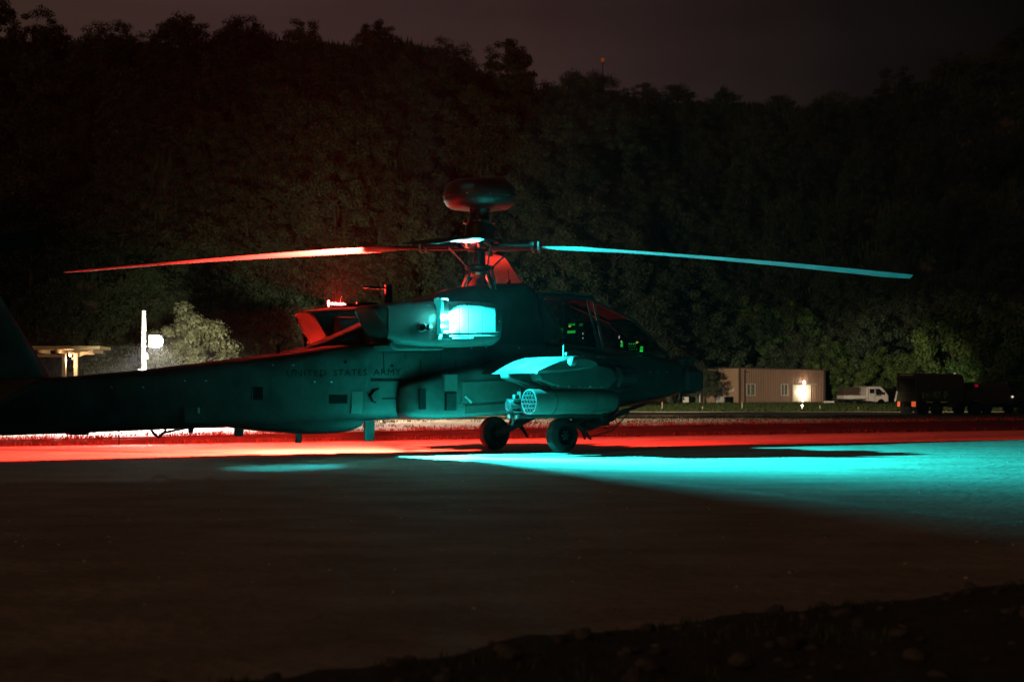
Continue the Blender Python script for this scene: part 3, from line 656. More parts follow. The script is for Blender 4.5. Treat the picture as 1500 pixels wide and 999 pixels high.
# ---- nose turret
mb = MB(); mb.turn((4.62, 0, 1.02), (0, 0, 1), [(0, .26), (.04, .31), (.44, .31), (.50, .27)], 28); tu = mb.build('sight_turret', P, heli)
MB().box(4.42, 4.83, -.40, -.20, 1.06, 1.46).build('sensor_housing', P, tu, bevel=.05); MB().box(4.42, 4.83, .20, .40, 1.06, 1.46).build('sensor_housing', P, tu, bevel=.05)
MB().box(4.832, 4.84, -.37, -.23, 1.12, 1.40).build('sensor_window', M['autoglass'], tu); MB().box(4.832, 4.84, .23, .37, 1.12, 1.40).build('sensor_window', M['autoglass'], tu)
mb = MB(); mb.turn((4.60, 0, 1.52), (0, 0, 1), [(0, .20), (.03, .22), (.14, .21), (.19, .12)], 24); mb.box(4.6, 4.85, -.12, .12, 1.56, 1.70); mb.build('night_sensor', P, tu)
# ---- gun turret
gt = MB().turn((2.72, 0, .82), (0, 0, -1), [(0, .30), (.14, .30), (.24, .16), (.38, .12)], 20).build('gun_turret', M['dark'], heli)
MB().obox((2.62, 0, .52), (.62, .20, .17), (0, -.32, 0)).build('gun_receiver', M['dark'], gt, bevel=.02)
MB().beam((2.75, 0, .54), (3.30, 0, .71), .07, .09).build('recoil_cradle', M['dark'], gt, bevel=.01)
MB().turn((3.0, 0, .62), (3.70 - 3.0, 0, .835 - .62), [(0, .030), (.45, .030), (.46, .043), (.74, .043), (.745, .02)], 12).build('gun_barrel', M['dark'], gt)
MB().tube([(2.28, 0, .40), (2.36, 0, .25), (2.44, 0, .235), (2.95, 0, .345), (3.30, 0, .63), (3.36, 0, .72)], .013).build('feed_guide', M['dark'], gt)
MB().tube([(2.60, 0, .55), (2.78, 0, .38), (3.06, 0, .44), (3.02, 0, .56)], .011).build('feed_guide', M['dark'], gt)
MB().beam((2.22, 0, .40), (2.32, 0, .20), .03, .03).build('spent_case_chute', M['dark'], gt)
MB().obox((2.35, .1, .55), (.35, .26, .30), (0, .2, 0)).build('ammunition_chute', M['dark'], gt, bevel=.03)

# ---- main landing gear and tail wheel
def wheel(parent, u, v, z, r, wd, s):
    mb = MB(); h = wd / 2
    mb.turn((u, v - h, z), (0, 1, 0), [(0, r * .55), (.0, r * .72), (h * .25, r * .93), (h * .6, r * .985), (h, r), (wd - h * .6, r * .985), (wd - h * .25, r * .93), (wd, r * .72), (wd, r * .55)], 36, False, False)
    ty = mb.build('tyre', M['rubber'], parent)
    mb = MB(); mb.turn((u, v - h * .8, z), (0, 1, 0), [(0, .02), (-.02, .05), (.0, .09), (.03, .10), (.01, r * .54), (-.01, r * .57), (wd * .8, r * .57), (wd * .8, .02)], 28); mb.build('rim', M['black'], ty)
    for k in range(6):
        a = k * math.pi / 3; MB().cyl((u + .07 * math.cos(a), v + s * h * .86, z + .07 * math.sin(a)), (u + .07 * math.cos(a), v + s * (h * .86 + .02), z + .07 * math.sin(a)), .009, n=6).build('bolt', M['steel'], ty)
for s in (-1, 1):
    g = MB().tube([(1.02, s * .86, .30), (1.30, s * .84, .42), (1.62, s * .74, .60), (1.98, s * .55, .80)], [.055, .07, .085, .09], 12).build('gear_leg', M['dark'], heli)
    MB().cyl((1.02, s * .84, .30), (1.02, s * 1.12, .30), .05).build('axle', M['dark'], g)
    MB().tube([(1.25, s * .80, .45), (1.35, s * .70, .95), (1.3, s * .6, 1.2)], [.05, .05, .06], 10).build('shock_strut', M['steel'], g)
    MB().tube([(1.46, s * .86, .48), (1.60, s * .90, .36), (1.72, s * .92, .22)], [.05, .035, .018], 8).build('foot_step', M['dark'], g)
    MB().tube([(1.22, s * .9, .60), (1.45, s * .86, .585), (1.8, s * .7, .64)], .014).build('brake_line', M['dark'], g)
    wheel(g, 1.02, s * 1.0, .305, .305, .22, s)
tg = MB().tube([(-9.0, 0, .55), (-9.25, 0, .40), (-9.35, .0, .22)], .05).build('tail_gear_leg', M['dark'], heli)
wheel(tg, -9.35, .09, .19, .19, .12, -1)

# ---- tail: fin, stabilator, tail rotor
mb = MB(); rings = []
for z, le, te, th in ((1.12, -7.62, -9.10, .13), (1.3, -7.70, -9.15, .12), (1.6, -7.88, -9.22, .115), (2.45, -8.42, -9.38, .10), (3.2, -8.82, -9.52, .085), (3.32, -8.92, -9.5, .05)):
    c = le - te; rings.append([(te, .0, z), (te + .3 * c, th * .8, z), (te + .65 * c, th, z), (te + .9 * c, th * .7, z), (le, 0, z), (te + .9 * c, -th * .7, z), (te + .65 * c, -th, z), (te + .3 * c, -th * .8, z)])
mb.loft(rings); mb.build('tail_fin', P, heli, sharp=60)
mb = MB(); rings = []
for v in (-1.72, -1.68, -.3, .3, 1.68, 1.72):
    k = .6 if abs(v) > 1.7 else 1
    rings.append([(-8.42, v, 1.18), (-8.50, v, 1.18 + .035 * k), (-8.75, v, 1.07 + .035 * k), (-9.25, v, .75), (-8.78, v, 1.0 - .03 * k), (-8.48, v, 1.13 - .02 * k)])
mb.loft(rings); mb.build('stabilator', M['paint2'], heli, sharp=40)
hub = Vector((-9.0, .42, 3.05))
tr = MB().turn((-9.0, .06, 3.05), (0, 1, 0), [(0, .16), (.12, .12), (.34, .07), (.44, .05)], 16).build('tail_rotor', M['dark'], heli)
for ang in (11.5, 66.5, 191.5, 246.5):
    a = R(ang); d = Vector((math.cos(a), 0, math.sin(a))); nrm = Vector((-math.sin(a), 0, math.cos(a)))
    rings = []
    for t, c in ((.15, .05), (.32, .06), (.42, .125), (1.38, .125), (1.4, .11)):
        p = hub + d * t; rings.append([p - nrm * c + Vector((0, -.02, 0)), p + Vector((0, .012, 0)) - nrm * c * .3, p + nrm * c + Vector((0, .02, 0)), p - Vector((0, .012, 0)) + nrm * c * .3])
    MB().loft(rings).build('rotor_blade', M['black'], tr, sharp=40)

# ---- main rotor
HZ = 3.53
mast = MB().turn((0, 0, 2.85), (0, 0, 1), [(0, .24), (.10, .17), (.16, .11), (.60, .10), (.62, .20), (.66, .24), (.78, .24), (.82, .16)], 24).build('rotor_hub', M['hub'], heli)
MB().turn((0, 0, 3.13), (0, 0, 1), [(0, .17), (.02, .25), (.07, .25), (.10, .16)], 24).build('swashplate', M['hub'], mast)
MB().turn((0, 0, 3.02), (0, 0, 1), [(0, .13), (.03, .19), (.08, .19), (.10, .13)], 24).build('swashplate', M['steel'], mast)
for k in range(3):
    a = k * 2.09 + .6; MB().cyl((.30 * math.cos(a), .30 * math.sin(a), 2.80), (.20 * math.cos(a), .20 * math.sin(a), 3.06), .03).build('servo_actuator', M['steel'], mast)
for k in range(4): 
    a = k * 1.571 + .3; MB().tube([(.36 * math.cos(a), .36 * math.sin(a), 2.80), (.25 * math.cos(a), .25 * math.sin(a), 3.2)], .022).build('support_strut', M['hub'], mast)
# mast-mounted radar
MB().turn((0, 0, 3.62), (0, 0, 1), [(0, .40), (.04, .40), (.07, .26), (.30, .24), (.33, .28), (.37, .28), (.40, .17), (.50, .16), (.62, .22)], 28).build('radar_pedestal', M['hub'], mast)
for k in range(8):
    a = k * math.pi / 4 + .2; MB().cyl((.27 * math.cos(a), .27 * math.sin(a), 3.955), (.27 * math.cos(a), .27 * math.sin(a), 4.0), .016, n=6).build('bolt', M['steel'], mast)
MB().tube([(-.24, -.10, 3.9), (-.27, -.12, 4.05), (-.25, -.1, 4.2)], .012).build('cable', M['dark'], mast)
rd = MB().turn((0, 0, 4.185), (0, 0, 1), [(0, .20), (.0, .40), (.015, .50), (.06, .57), (.14, .615), (.24, .63), (.33, .615), (.40, .58), (.46, .52), (.50, .42), (.52, .28), (.527, .02)], 48).build('radar_dome', M['radome'], mast, sharp=60)
MB().turn((0, 0, 4.385), (0, 0, 1), [(0, .628), (.005, .636), (.025, .636), (.03, .628)], 48, False, False).build('dome_seam', M['dark'], rd)
for k in range(10):
    a = k * .628; MB().cyl((.60 * math.cos(a), .60 * math.sin(a), 4.40), (.645 * math.cos(a), .645 * math.sin(a), 4.40), .010, n=6).build('bolt', M['steel'], rd)
# blades: local azimuth, tip height, (pitch at root, mid, tip) in degrees as nose-up about the span
def blade(az, tipz, pitches):
    a = R(az); d = Vector((math.cos(a), math.sin(a), 0)); q = Vector((-math.sin(a), math.cos(a), 0))   # q points to the left of the span
    def P_(r, c, h):
        t = (r - 1.0) / 6.32; z = HZ + (tipz - HZ) * max(0, t) ** 1.35; pi_ = R(lerp(pitches, r))
        return d * r + q * (c * math.cos(pi_) - h * math.sin(pi_)) + Vector((0, 0, z + c * math.sin(pi_) + h * math.cos(pi_)))
    def sect(r, ch, th, off=0):
        c0 = ch / 2; pts = [(-c0, 0), (-c0 * .2, th * .45), (c0 * .5, th * .6), (c0 * .85, th * .4), (c0, 0), (c0 * .85, -th * .35), (c0 * .5, -th * .45), (-c0 * .2, -th * .35)]
        return [P_(r, c + off, h) for c, h in pts]
    ar = MB().loft([sect(.20, .34, .12), sect(.55, .30, .13), sect(.80, .24, .11), sect(1.0, .20, .09)]).build('pitch_housing', M['hub'], mast, sharp=40)
    MB().tube([P_(.35, .19, .02), P_(.95, .17, .03)], .045, 10).build('lead_lag_damper', M['hub'], ar)
    MB().tube([P_(.35, -.19, .02), P_(.95, -.17, .03)], .045, 10).build('lead_lag_damper', M['hub'], ar)
    MB().tube([P_(.50, .24, -.02), Vector((.25 * math.cos(a + .7), .25 * math.sin(a + .7), 3.18))], .016, 6).build('pitch_link', M['steel'], ar)
    for rr, cc in ((.92, .10), (.92, -.10), (1.02, .10), (1.02, -.10)): MB().tube([P_(rr, cc, -.075), P_(rr, cc, .075)], .028, 8).build('blade_pin', M['steel'], ar)
    secs = [sect(1.0, .15, .07), sect(1.15, .18, .06), sect(1.45, .36, .06), sect(1.75, .53, .055)] + [sect(r, .53, .05) for r in (2.4, 3.2, 4.0, 4.8, 5.6, 6.4, 6.9)] + [sect(7.2, .47, .03, -.03), sect(7.32, .40, .02, -.05)]
    MB().loft(secs).build('rotor_blade', M['blade'], mast, sharp=40)
BL = {'right': (-41, 2.98), 'far': (49, 3.08), 'left': (139, 3.15), 'near': (229, 2.96)}
blade(-41, 2.98, [(1, -5), (1.5, -3), (2.6, 1.5), (4, 0), (7.3, -4.5)])
blade(49, 3.16, [(1, 1), (7.3, 0)])
blade(139, 3.15, [(1, 3), (2, 6.5), (3.5, 4), (5, 0), (7.3, -3)])
blade(229, 2.97, [(1, 5), (7.3, 0)])

# ================================================================ floodlight pole
fz = ground_z(-12.7, 60)
fp = empty('floodlight_pole', (-12.7, 60, fz))
tag(fp, 'pale floodlight pole with one glaring white lamp standing beyond the tail boom', 'light pole')
MB().turn((0, 0, -.05), (0, 0, 1), [(0, .09), (3.3, .082), (3.9, .07), (3.92, .0)], 14).build('pole', M['pole'], fp)
MB().obox((-.10, -.02, 1.75), (.10, .10, .16)).build('junction_box', M['frame'], fp, bevel=.01)
MB().beam((0, 0, 2.55), (.36, -.08, 2.78), .05, .05).build('lamp_arm', M['pole'], fp)
MB().cyl((.10, -.05, 2.2), (.10, -.05, 2.36), .05).build('cable_gland', M['frame'], fp)
fh = MB().obox((.42, -.02, 2.80), (.52, .14, .44), (R(-6), 0, R(25))).build('flood_lamp', M['dark'], fp, bevel=.02)
MB().ball((.46, -.12, 2.79), .23, 20, (1, .35, .95)).build('lamp_glass', M['flood'], fh)
spot_light('flood_ground', (-12.2, 59.8, fz + 2.78), (-12.2, 59.81, -50), 150000, (1, .86, .68), 169, .06, .08)
spot_light('extra_spot_near', (-12.2, 59.7, fz + 2.76), (-9.9, 45.1, fz + 2.76 - 11.6), 200000, (1, .94, .88), 64.5, .10, .06)  # added spot on the pole, whitens the ground under the tail boom
spot_light('extra_spot_trees', (-12.1, 60.3, fz + 2.95), (-7.5, 160, -9), 185000, (1, .94, .64), 50, 1.0, .12)  # added spot on the pole, lights the wooded hill
spot_light('extra_spot_hut', (-12.0, 60.25, fz + 2.9), (-12 + 37.5, 60.2 + 92.7, fz + 2.9 - 15.4), 270000, (1, .86, .62), 25.5, .25, .1)  # added spot on the pole, narrow beam to light the hut
point_light('pole_fill_light', (-12.25, 59.62, fz + 2.80), 700, (1, .95, .85), .1)  # added point light, only to brighten the pole

# ================================================================ flat-roofed shelter beyond the fin
sx, sy = -26.5, 88.0
sg = ground_z(sx, sy)
sh = empty('shelter', (sx + 3.35, sy, sg)); tag(sh, 'small flat-roofed timber shelter on two posts left of the floodlight pole', 'shelter')
S_top = 3.42 - sg
sh.location = (-22.2, sy, sg)
mb = MB(); mb.box(-3.5, 1.65, -1.2, 1.2, S_top - .16, S_top); mb.build('roof', M['timber'], sh, bevel=.01)
for k in range(6): MB().box(-3.3 + .9 * k, -3.22 + .9 * k, -1.1, 1.1, S_top - .34, S_top - .165).build('rafter', M['timber'], sh)
mb = MB(); mb.box(-3.2, -.12, -1.1, -1.0, S_top - .55, S_top - .40); mb.build('beam', M['timber'], sh)
MB().box(-.2, 1.1, -.06, .06, S_top - .40, S_top - .24).build('beam', M['timber'], sh)
MB().beam((-.05, 0, S_top - .62), (.95, 0, S_top - .2), .08, .10).build('brace', M['timber'], sh)
MB().box(-.32, -.14, -.9, -.72, -.1, S_top - .36).build('post', M['timber'], sh)
MB().box(.10, .28, -.2, -.02, -.1, S_top - .36).build('post', M['timber'], sh)
MB().ball((-.05, -.35, S_top - .45), .07, 12).build('lamp', M['inside'], sh); point_light('shelter_lamp', (-.05, -.75, S_top - .75), 70, (1, .72, .42), .08, sh)

# ================================================================ sheet-metal building
bz = -.08
bd = empty('metal_building', (25.0, 192, bz), R(37.4)); tag(bd, 'tan corrugated metal hut with a glowing doorway behind the aircraft nose', 'building')
BL_, BW, BH = 13.8, 6.1, 3.95
def corr(x0, x1, y, z0, z1, step=.26, dep=.06):
    vs = []; k = int(round((x1 - x0) / step)); pts = []
    for i in range(k):
        a = x0 + (x1 - x0) * i / k; w_ = (x1 - x0) / k
        pts += [(a, y), (a + w_ * .30, y), (a + w_ * .42, y - dep), (a + w_ * .82, y - dep)]
    pts.append((x1, y)); vs = [(x, yy, z) for z in (z0, z1) for x, yy in pts]; n = len(pts)
    return vs, [(i, i + 1, n + i + 1, n + i) for i in range(n - 1)]
DX0, DX1, DH = 8.45, 11.4, 2.2
for a, b, c, d in ((.25, 1.15, .25, BH), (1.15, 2.55, .25, .95), (1.15, 2.55, 2.3, BH), (2.55, 6.6, .25, BH), (6.6, 7.75, .25, .95), (6.6, 7.75, 2.3, BH), (7.75, DX0, .25, BH), (DX0, DX1, DH, BH), (DX1, BL_ - .2, .25, BH)):
    k = max(1, round((b - a) / .27))
    MB().add(*corr(a, b, 0, c, d, (b - a) / k)).build('wall_panel', M['wallmetal'], bd, sharp=0)
mb = MB(); mb.box(.05, BL_ - .05, .10, BW - .1, 0, BH - .02); mb.build('wall', M['wallmetal'], bd)
MB().box(-.06, .04, .0, BW, 0, BH).build('end_wall', M['plaster'], bd)
mb = MB(); mb.box(-.02, .25, -.10, .02, 0, BH); mb.build('corner_trim', M['trim'], bd)
MB().box(BL_ - .22, BL_ + .05, -.12, .05, 0, BH).build('corner_trim', M['trim'], bd)
MB().box(.72, .84, -.20, -.09, .1, BH - .1).build('downpipe', M['trim'], bd)
MB().box(.72, 1.3, -.22, -.08, BH - .42, BH - .3).build('downpipe', M['trim'], bd)
MB().box(.0, BL_, -.12, .09, .0, .245).build('plinth', M['trim'], bd)
mb = MB(); mb.prism([(-.35, BH), (BL_ + .3, BH - .10), (BL_ + .3, BH + .03), (-.35, BH + .13)], -.35, BW + .3); mb.build('roof', M['trim'], bd)
for a, b in ((1.15, 2.55), (6.6, 7.75)):
    wn_ = MB().box(a + .05, b - .05, .0, .06, 1.0, 2.25).build('window', M['pane'], bd)
    for x0, x1, z0, z1 in ((a, a + .09, .95, 2.3), (b - .09, b, .95, 2.3), (a + .09, b - .09, .95, 1.04), (a + .09, b - .09, 2.21, 2.3), ((a + b) / 2 - .03, (a + b) / 2 + .03, 1.04, 2.21)):
        MB().box(x0, x1, -.08, .05, z0, z1).build('window_frame', M['frame'], wn_)
    for k in range(4): MB().box(a + .2 + k * (b - a - .3) / 4, a + .22 + k * (b - a - .3) / 4, -.03, -.005, 1.05, 2.2).build('window_bar', M['frame'], wn_)
dr = MB().box(DX0 + .08, 10.02, -.10, -.04, .30, DH - .05).build('door', M['doorpaint'], bd, bevel=.01)
MB().box(10.29, DX1 - .05, -.10, -.04, .30, DH - .05).build('door', M['doorpaint'], bd, bevel=.01)
MB().box(10.03, 10.28, .0, .05, .30, DH - .1).build('doorway', M['inside'], bd)
MB().box(9.78, 9.84, -.16, -.10, 1.1, 1.25).build('handle', M['steel'], dr)
for x0, x1, z0, z1 in ((DX0, DX0 + .08, .25, DH), (DX1 - .05, DX1, .25, DH), (DX0 + .08, DX1 - .05, DH - .06, DH)):
    MB().box(x0, x1, -.14, .02, z0, z1).build('door_frame', M['frame'], bd)
MB().box(9.9, 11.7, -.75, -.13, DH + .02, DH + .10).build('door_canopy', M['offwhite'], bd)
MB().cyl((10.15, -.26, DH + .12), (10.15, -.26, DH + .45), .13, .10, 12).build('wall_lamp', M['inside'], bd)
point_light('door_lamp', (10.15, -.55, 1.35), 210, (1, .86, .62), .12, bd)
point_light('porch_lamp', (10.15, -.45, DH + .30), 60, (1, .84, .6), .1, bd)
# things along the end wall
def at_end(k, off):      # a point k metres back along the end wall and off metres out from it
    a = R(37.4); x, y = -off, k
    return (25 + x * math.cos(a) - y * math.sin(a), 192 + x * math.sin(a) + y * math.cos(a))
def cabinet(name, label, cat, k, off, z0, size, m, slats=0, legs=False):
    x, y = at_end(k, off); e = empty(name, (x, y, bz + z0), R(37.4)); tag(e, label, cat)
    a, b, c = size; MB().box(-a / 2, a / 2, -b / 2, b / 2, 0, c).build('casing', m, e, bevel=.03)
    for i in range(slats): MB().box(-a / 2 - .02, -a / 2 - .001, -b / 2 + .08, b / 2 - .08, .12 + i * (c - .2) / slats, .16 + i * (c - .2) / slats).build('louvre', M['dark'], e)
    return e
cabinet('air_conditioner', 'off-white air conditioner unit on the ground by the hut end wall', 'air conditioner', 2.5, .5, 0, (.5, 1.0, 1.0), M['offwhite'], 5)
cabinet('switch_cabinet', 'tall pale louvred cabinet above the air conditioner on the hut wall', 'cabinet', 2.6, .13, 1.15, (.22, .6, 1.3), M['offwhite'], 8)
cabinet('meter_box', 'small pale meter box on the hut end wall near its corner', 'meter box', 1.0, .12, 1.45, (.2, .65, .32), M['offwhite'])
cabinet('bin', 'dark squat bin under the meter box at the hut corner', 'bin', 1.0, .5, 0, (.6, .75, .85), M['black'])
x, y = at_end(1.75, .3); e = empty('pipe_riser', (x, y, bz), 0); tag(e, 'thin pale pipe between the cabinet and the meter box', 'pipe'); MB().cyl((0, 0, 0), (0, 0, 1.55), .07, n=8).build('pipe', M['offwhite'], e); MB().cyl((0, 0, .1), (0, 0, .35), .10, n=8).build('collar', M['steel'], e)
x, y = at_end(4.3, 1.8); e = empty('post_sign', (x, y, bz), 0); tag(e, 'pale post with a small cap board beside the dark tree at the hut', 'sign post')
MB().cyl((0, 0, 0), (0, 0, 1.7), .085, n=8).build('post', M['offwhite'], e); MB().box(-.28, .5, -.06, .06, 1.7, 1.95).build('board', M['frame'], e)
e = empty('utility_box', (18.65, 187, ground_z(18.65, 187)), 0); tag(e, 'pale utility box on the grass left of the dark tree', 'utility box')
MB().box(-.32, .32, -.25, .25, .25, .85).build('casing', M['offwhite'], e, bevel=.03); MB().box(-.25, .25, -.2, .2, 0, .25).build('foot', M['dark'], e)

# ================================================================ marker posts on the grass strip
def to_x(px, y): return (px - 750) * y / 2550
posts = [(1087, 158, .62, 1, 'slim marker post with an orange top in front of the hut corner'), (970, 158, .62, 1, 'slim marker post with an orange top just right of the gun barrel'),
         (1029, 158, .36, 0, 'short pale marker post below the dark tree by the hut'), (1201, 158, .46, 0, 'short pale marker post at the right-hand end of the hut'), (1257, 158, .34, 0, 'short pale marker post in front of the pickup')]
for px, y, h, org, lab in posts:
    x = to_x(px, y); e = empty('marker_post', (x, y, ground_z(x, y))); tag(e, lab, 'marker post', 'marker posts along the grass strip')
    MB().cyl((0, 0, -.1), (0, 0, h), .045, .04, 8).build('post', M['marker'], e)
    if org: MB().cyl((0, 0, h), (0, 0, h + .16), .06, .05, 8).build('reflector', M['orange'], e)
    else: MB().cyl((0, 0, h), (0, 0, h + .02), .05, .03, 8).build('cap', M['marker'], e)
for px, lab in ((916, 'left one of two rough timber posts behind the gun barrel'), (931, 'right one of two rough timber posts behind the gun barrel')):
    x = to_x(px, 170); e = empty('timber_post', (x, 170, ground_z(x, 170))); tag(e, lab, 'post', 'timber posts behind the gun barrel')
    MB().cyl((0, 0, -.1), (0, 0, .72), .10, .085, 8).build('post', M['bark'], e); MB().cyl((0, 0, .72), (0, 0, .76), .09, .05, 8).build('top', M['timber'], e)
x = to_x(1175, 156); e = empty('spill_glow', (x, 156, ground_z(x, 156) + .06)); tag(e, 'added glow on the grass standing in for light spilt from the doorway', 'added glow')  # no lamp here: added glow for doorway light falling on the grass
MB().cyl((0, 0, 0), (0, 0, .40), .06, .05, 8).build('post', M['marker'], e); MB().ball((0, 0, .45), .09, 10).build('glow_ball', M['inside'], e); point_light('spill_light', (0, -.12, .55), 34, (1, .9, .45), .08, e)

# ================================================================ pickup truck
pk = empty('pickup_truck', (36.6, 182, ground_z(36.6, 182)), R(12)); tag(pk, 'white double-cab pickup with a brown load parked right of the hut', 'pickup truck')
H = .90  # half width; forward is +x
cab = MB(); cab.prism([(.10, .52), (.10, 1.90), (.35, 1.97), (1.55, 1.97), (1.85, 1.90), (2.45, 1.22), (2.55, 1.0), (2.56, .45), (2.2, .40), (1.25, .42)], -H, H).build('cab', M['autowhite'], pk, bevel=.05)
for s in (-1, 1):
    y0, y1 = (s * (H + .002), s * (H + .02)) if s > 0 else (s * (H + .02), s * (H + .002))
    for poly in ([(.45, 1.28), (.45, 1.75), (.98, 1.75), (.98, 1.28)], [(1.12, 1.28), (1.12, 1.76), (1.55, 1.76), (2.15, 1.22), (2.13, 1.15), (1.2, 1.15)]):
        MB().prism(poly, y0, y1).build('side_window', M['autoglass'], pk)
    for xx in (.30, 1.05): MB().box(xx - .015, xx + .015, y0, y1, .55, 1.85).build('door_seam', M['trim'], pk)
    MB().box(1.15, 1.75, y0, y1, 1.02, 1.13).build('door_stripe', M['canvas'], pk)
    MB().box(.52, .62, y0, y1 , 1.1, 1.15).build('door_handle', M['dark'], pk)
    MB().box(2.48, 2.57, s * .62 - .14, s * .62 + .14, .68, .86).build('headlight', M['frame'], pk, bevel=.02)
    MB().box(1.95, 2.08, s * 1.02 - .06, s * 1.02 + .06, 1.2, 1.42).build('mirror', M['dark'], pk)
    for xx in (1.72, -1.25):
        tyb = MB(); tyb.turn((xx, s * .80 - .1, .31), (0, 1, 0), [(0, .18), (0, .28), (.03, .31), (.17, .31), (.2, .28), (.2, .18)], 20); ty = tyb.build('wheel', M['rubber'], pk); MB().cyl((xx, s * .80 - .105, .31), (xx, s * .80 + .105, .31), .175, n=16).build('rim', M['steel'], ty)
    MB().turn((1.72, s * (H - .08), .31), (0, s, 0), [(0, .40), (.10, .40)], 20).build('wheel_arch', M['black'], pk)
MB().add([(2.47, -.78, 1.2), (2.47, .78, 1.2), (1.90, .72, 1.86), (1.90, -.72, 1.86)], [(0, 1, 2, 3)]).build('windscreen', M['autoglass'], pk, sharp=0)
MB().box(2.50, 2.62, -.85, .85, .38, .60).build('bumper', M['dark'], pk, bevel=.03)
MB().box(-2.35, .05, -.86, .86, .60, .72).build('load_bed', M['dark'], pk)
for s in (-1, 1): MB().box(-2.4, .05, s * .88 - .025, s * .88 + .025, .72, 1.08).build('side_board', M['autowhite'], pk, bevel=.01)
MB().box(-2.42, -2.37, -.9, .9, .72, 1.08).build('tailgate', M['autowhite'], pk, bevel=.01)
MB().box(-1.9, -1.4, -.915, -.908, .70, 1.10).build('bed_patch', M['offwhite'], pk)
MB().box(-2.5, 1.2, -.4, .4, .38, .55).build('chassis', M['black'], pk)
for k in range(5): MB().box(-.62 + .16 * k, -.59 + .16 * k, -.88, -.84, 1.08, 1.92).build('rack_bar', M['autowhite'], pk)
for z in (1.88, 1.30): MB().box(-.64, .06, -.885, -.845, z, z + .04).build('rack_bar', M['autowhite'], pk)
MB().box(-.7, 1.9, -.65, -.60, 1.99, 2.02).build('roof_rack', M['frame'], pk); MB().box(-.7, 1.9, .60, .65, 1.99, 2.02).build('roof_rack', M['frame'], pk)
MB().box(-2.35, -.66, -.80, .80, .735, 1.95).build('load', M['canvas'], pk, bevel=.08)
e = empty('low_trailer', (33.4, 183.5, ground_z(33.4, 183.5))); tag(e, 'small pale flat trailer just behind the white pickup', 'trailer')
MB().box(-.6, .5, -.5, .5, .28, .48).build('deck', M['offwhite'], e, bevel=.02)
for s in (-1, 1): MB().cyl((0, s * .42 - .07, .2), (0, s * .42 + .07, .2), .2, n=14).build('wheel', M['rubber'], e)

# ================================================================ army trucks (forward is +x; we see their backs and right flanks)
def army_wheel(par, x, s, y=.95, r=.50):
    w_ = MB(); w_.turn((x, s * y - .14, r), (0, 1, 0), [(0, r * .5), (0, r * .88), (.04, r), (.24, r), (.28, r * .88), (.28, r * .5)], 24); o = w_.build('wheel', M['rubber'], par)
    MB().turn((x, s * y - .12, r), (0, 1, 0), [(0, .05), (-.03, .12), (.0, r * .3), (.03, r * .52), (.22, r * .52), (.24, .05)], 20).build('rim', M['army'], o)
tk = empty('army_truck', (31.15, 125, ground_z(31.15, 125)), R(24)); tag(tk, 'large dark army cargo truck with canvas top and lit tail lamps', 'truck')
MB().box(-3.3, 2.6, -.45, .45, .62, .88).build('chassis', M['black'], tk)
MB().box(-3.4, .7, -1.1, 1.1, .98, 1.12).build('load_bed', M['army'], tk, bevel=.02)
for s in (-1, 1):
    for k in range(4): MB().box(-3.38, .68, s * 1.1 - .02, s * 1.1 + .02, 1.13 + .17 * k, 1.28 + .17 * k).build('side_board', M['army'], tk)
    for k in range(5): MB().box(-3.3 + .97 * k, -3.2 + .97 * k, s * 1.14 - .02, s * 1.14 + .02, 1.0, 1.85).build('stake', M['army'], tk)
mb = MB(); rings = []
for i, x in enumerate((-3.42, -2.7, -1.9, -1.1, -.3, .6, .72)):
    k = 0 if i in (0, 6) else (.02 if i % 2 else -.02)
    rings.append([(x, -1.13, 1.75), (x, -1.12, 2.55 + k), (x, -.95, 2.86 + k), (x, 0, 2.98 + k), (x, .95, 2.86 + k), (x, 1.12, 2.55 + k), (x, 1.13, 1.75)])
vs = [p for r in rings for p in r]; mb.add(vs, [(k * 7 + i, k * 7 + i + 1, (k + 1) * 7 + i + 1, (k + 1) * 7 + i) for k in range(6) for i in range(6)] + [tuple(42 + i for i in range(7))]); mb.build('canvas_cover', M['armycanvas'], tk, sharp=30)
MB().prism([(-3.47, 2.62), (-3.47, 2.70), (-3.40, 2.98), (-3.36, 2.7)], -1.05, 1.05).build('canvas_flap', M['armycanvas'], tk)
MB().box(-3.46, -3.43, -.72, .72, 2.83, 2.90).build('pale_strap', M['frame'], tk)
MB().box(-3.46, -3.41, -1.1, 1.1, 1.0, 1.62).build('tailgate', M['army'], tk, bevel=.02)
for s in (-1, 1): MB().box(-3.46, -3.42, s * 1.08 - .05, s * 1.08 + .05, 1.6, 2.7).build('rear_post', M['army'], tk)
MB().obox((-3.55, 1.05, 1.35), (.06, .10, .75), (0, .25, 0)).build('tool_rack', M['offwhite'], tk)
for yy in (.35, -.05, -.5): MB().cyl((-3.2, yy, 1.2), (-3.2, yy, 1.85), .09, .07, 10).build('cargo_drum', M['dark'], tk)
for s, wd in ((-1, .22), (1, .13)):
    MB().box(-3.50, -3.44, s * .86 - wd, s * .86 + wd, .62, .98).build('tail_lamp', M['taillamp'], tk, bevel=.02)
for x in (-2.75, -1.55, 1.9):
    for s in (-1, 1): army_wheel(tk, x, s)
MB().prism([(.85, 1.0), (.85, 2.35), (1.75, 2.35), (2.0, 1.75), (3.0, 1.60), (3.2, 1.0), (3.1, .75), (2.6, .75), (2.3, 1.1), (1.5, 1.1), (1.2, .75)], -.95, .95).build('cab', M['army'], tk, bevel=.05)
for s in (-1, 1): MB().box(.98, 1.65, s * .955 - .008, s * .955 + .008, 1.75, 2.2).build('cab_window', M['autoglass'], tk)
MB().box(-.4, .5, -1.0, -.7, .55, .95).build('fuel_tank', M['army'], tk, bevel=.05)
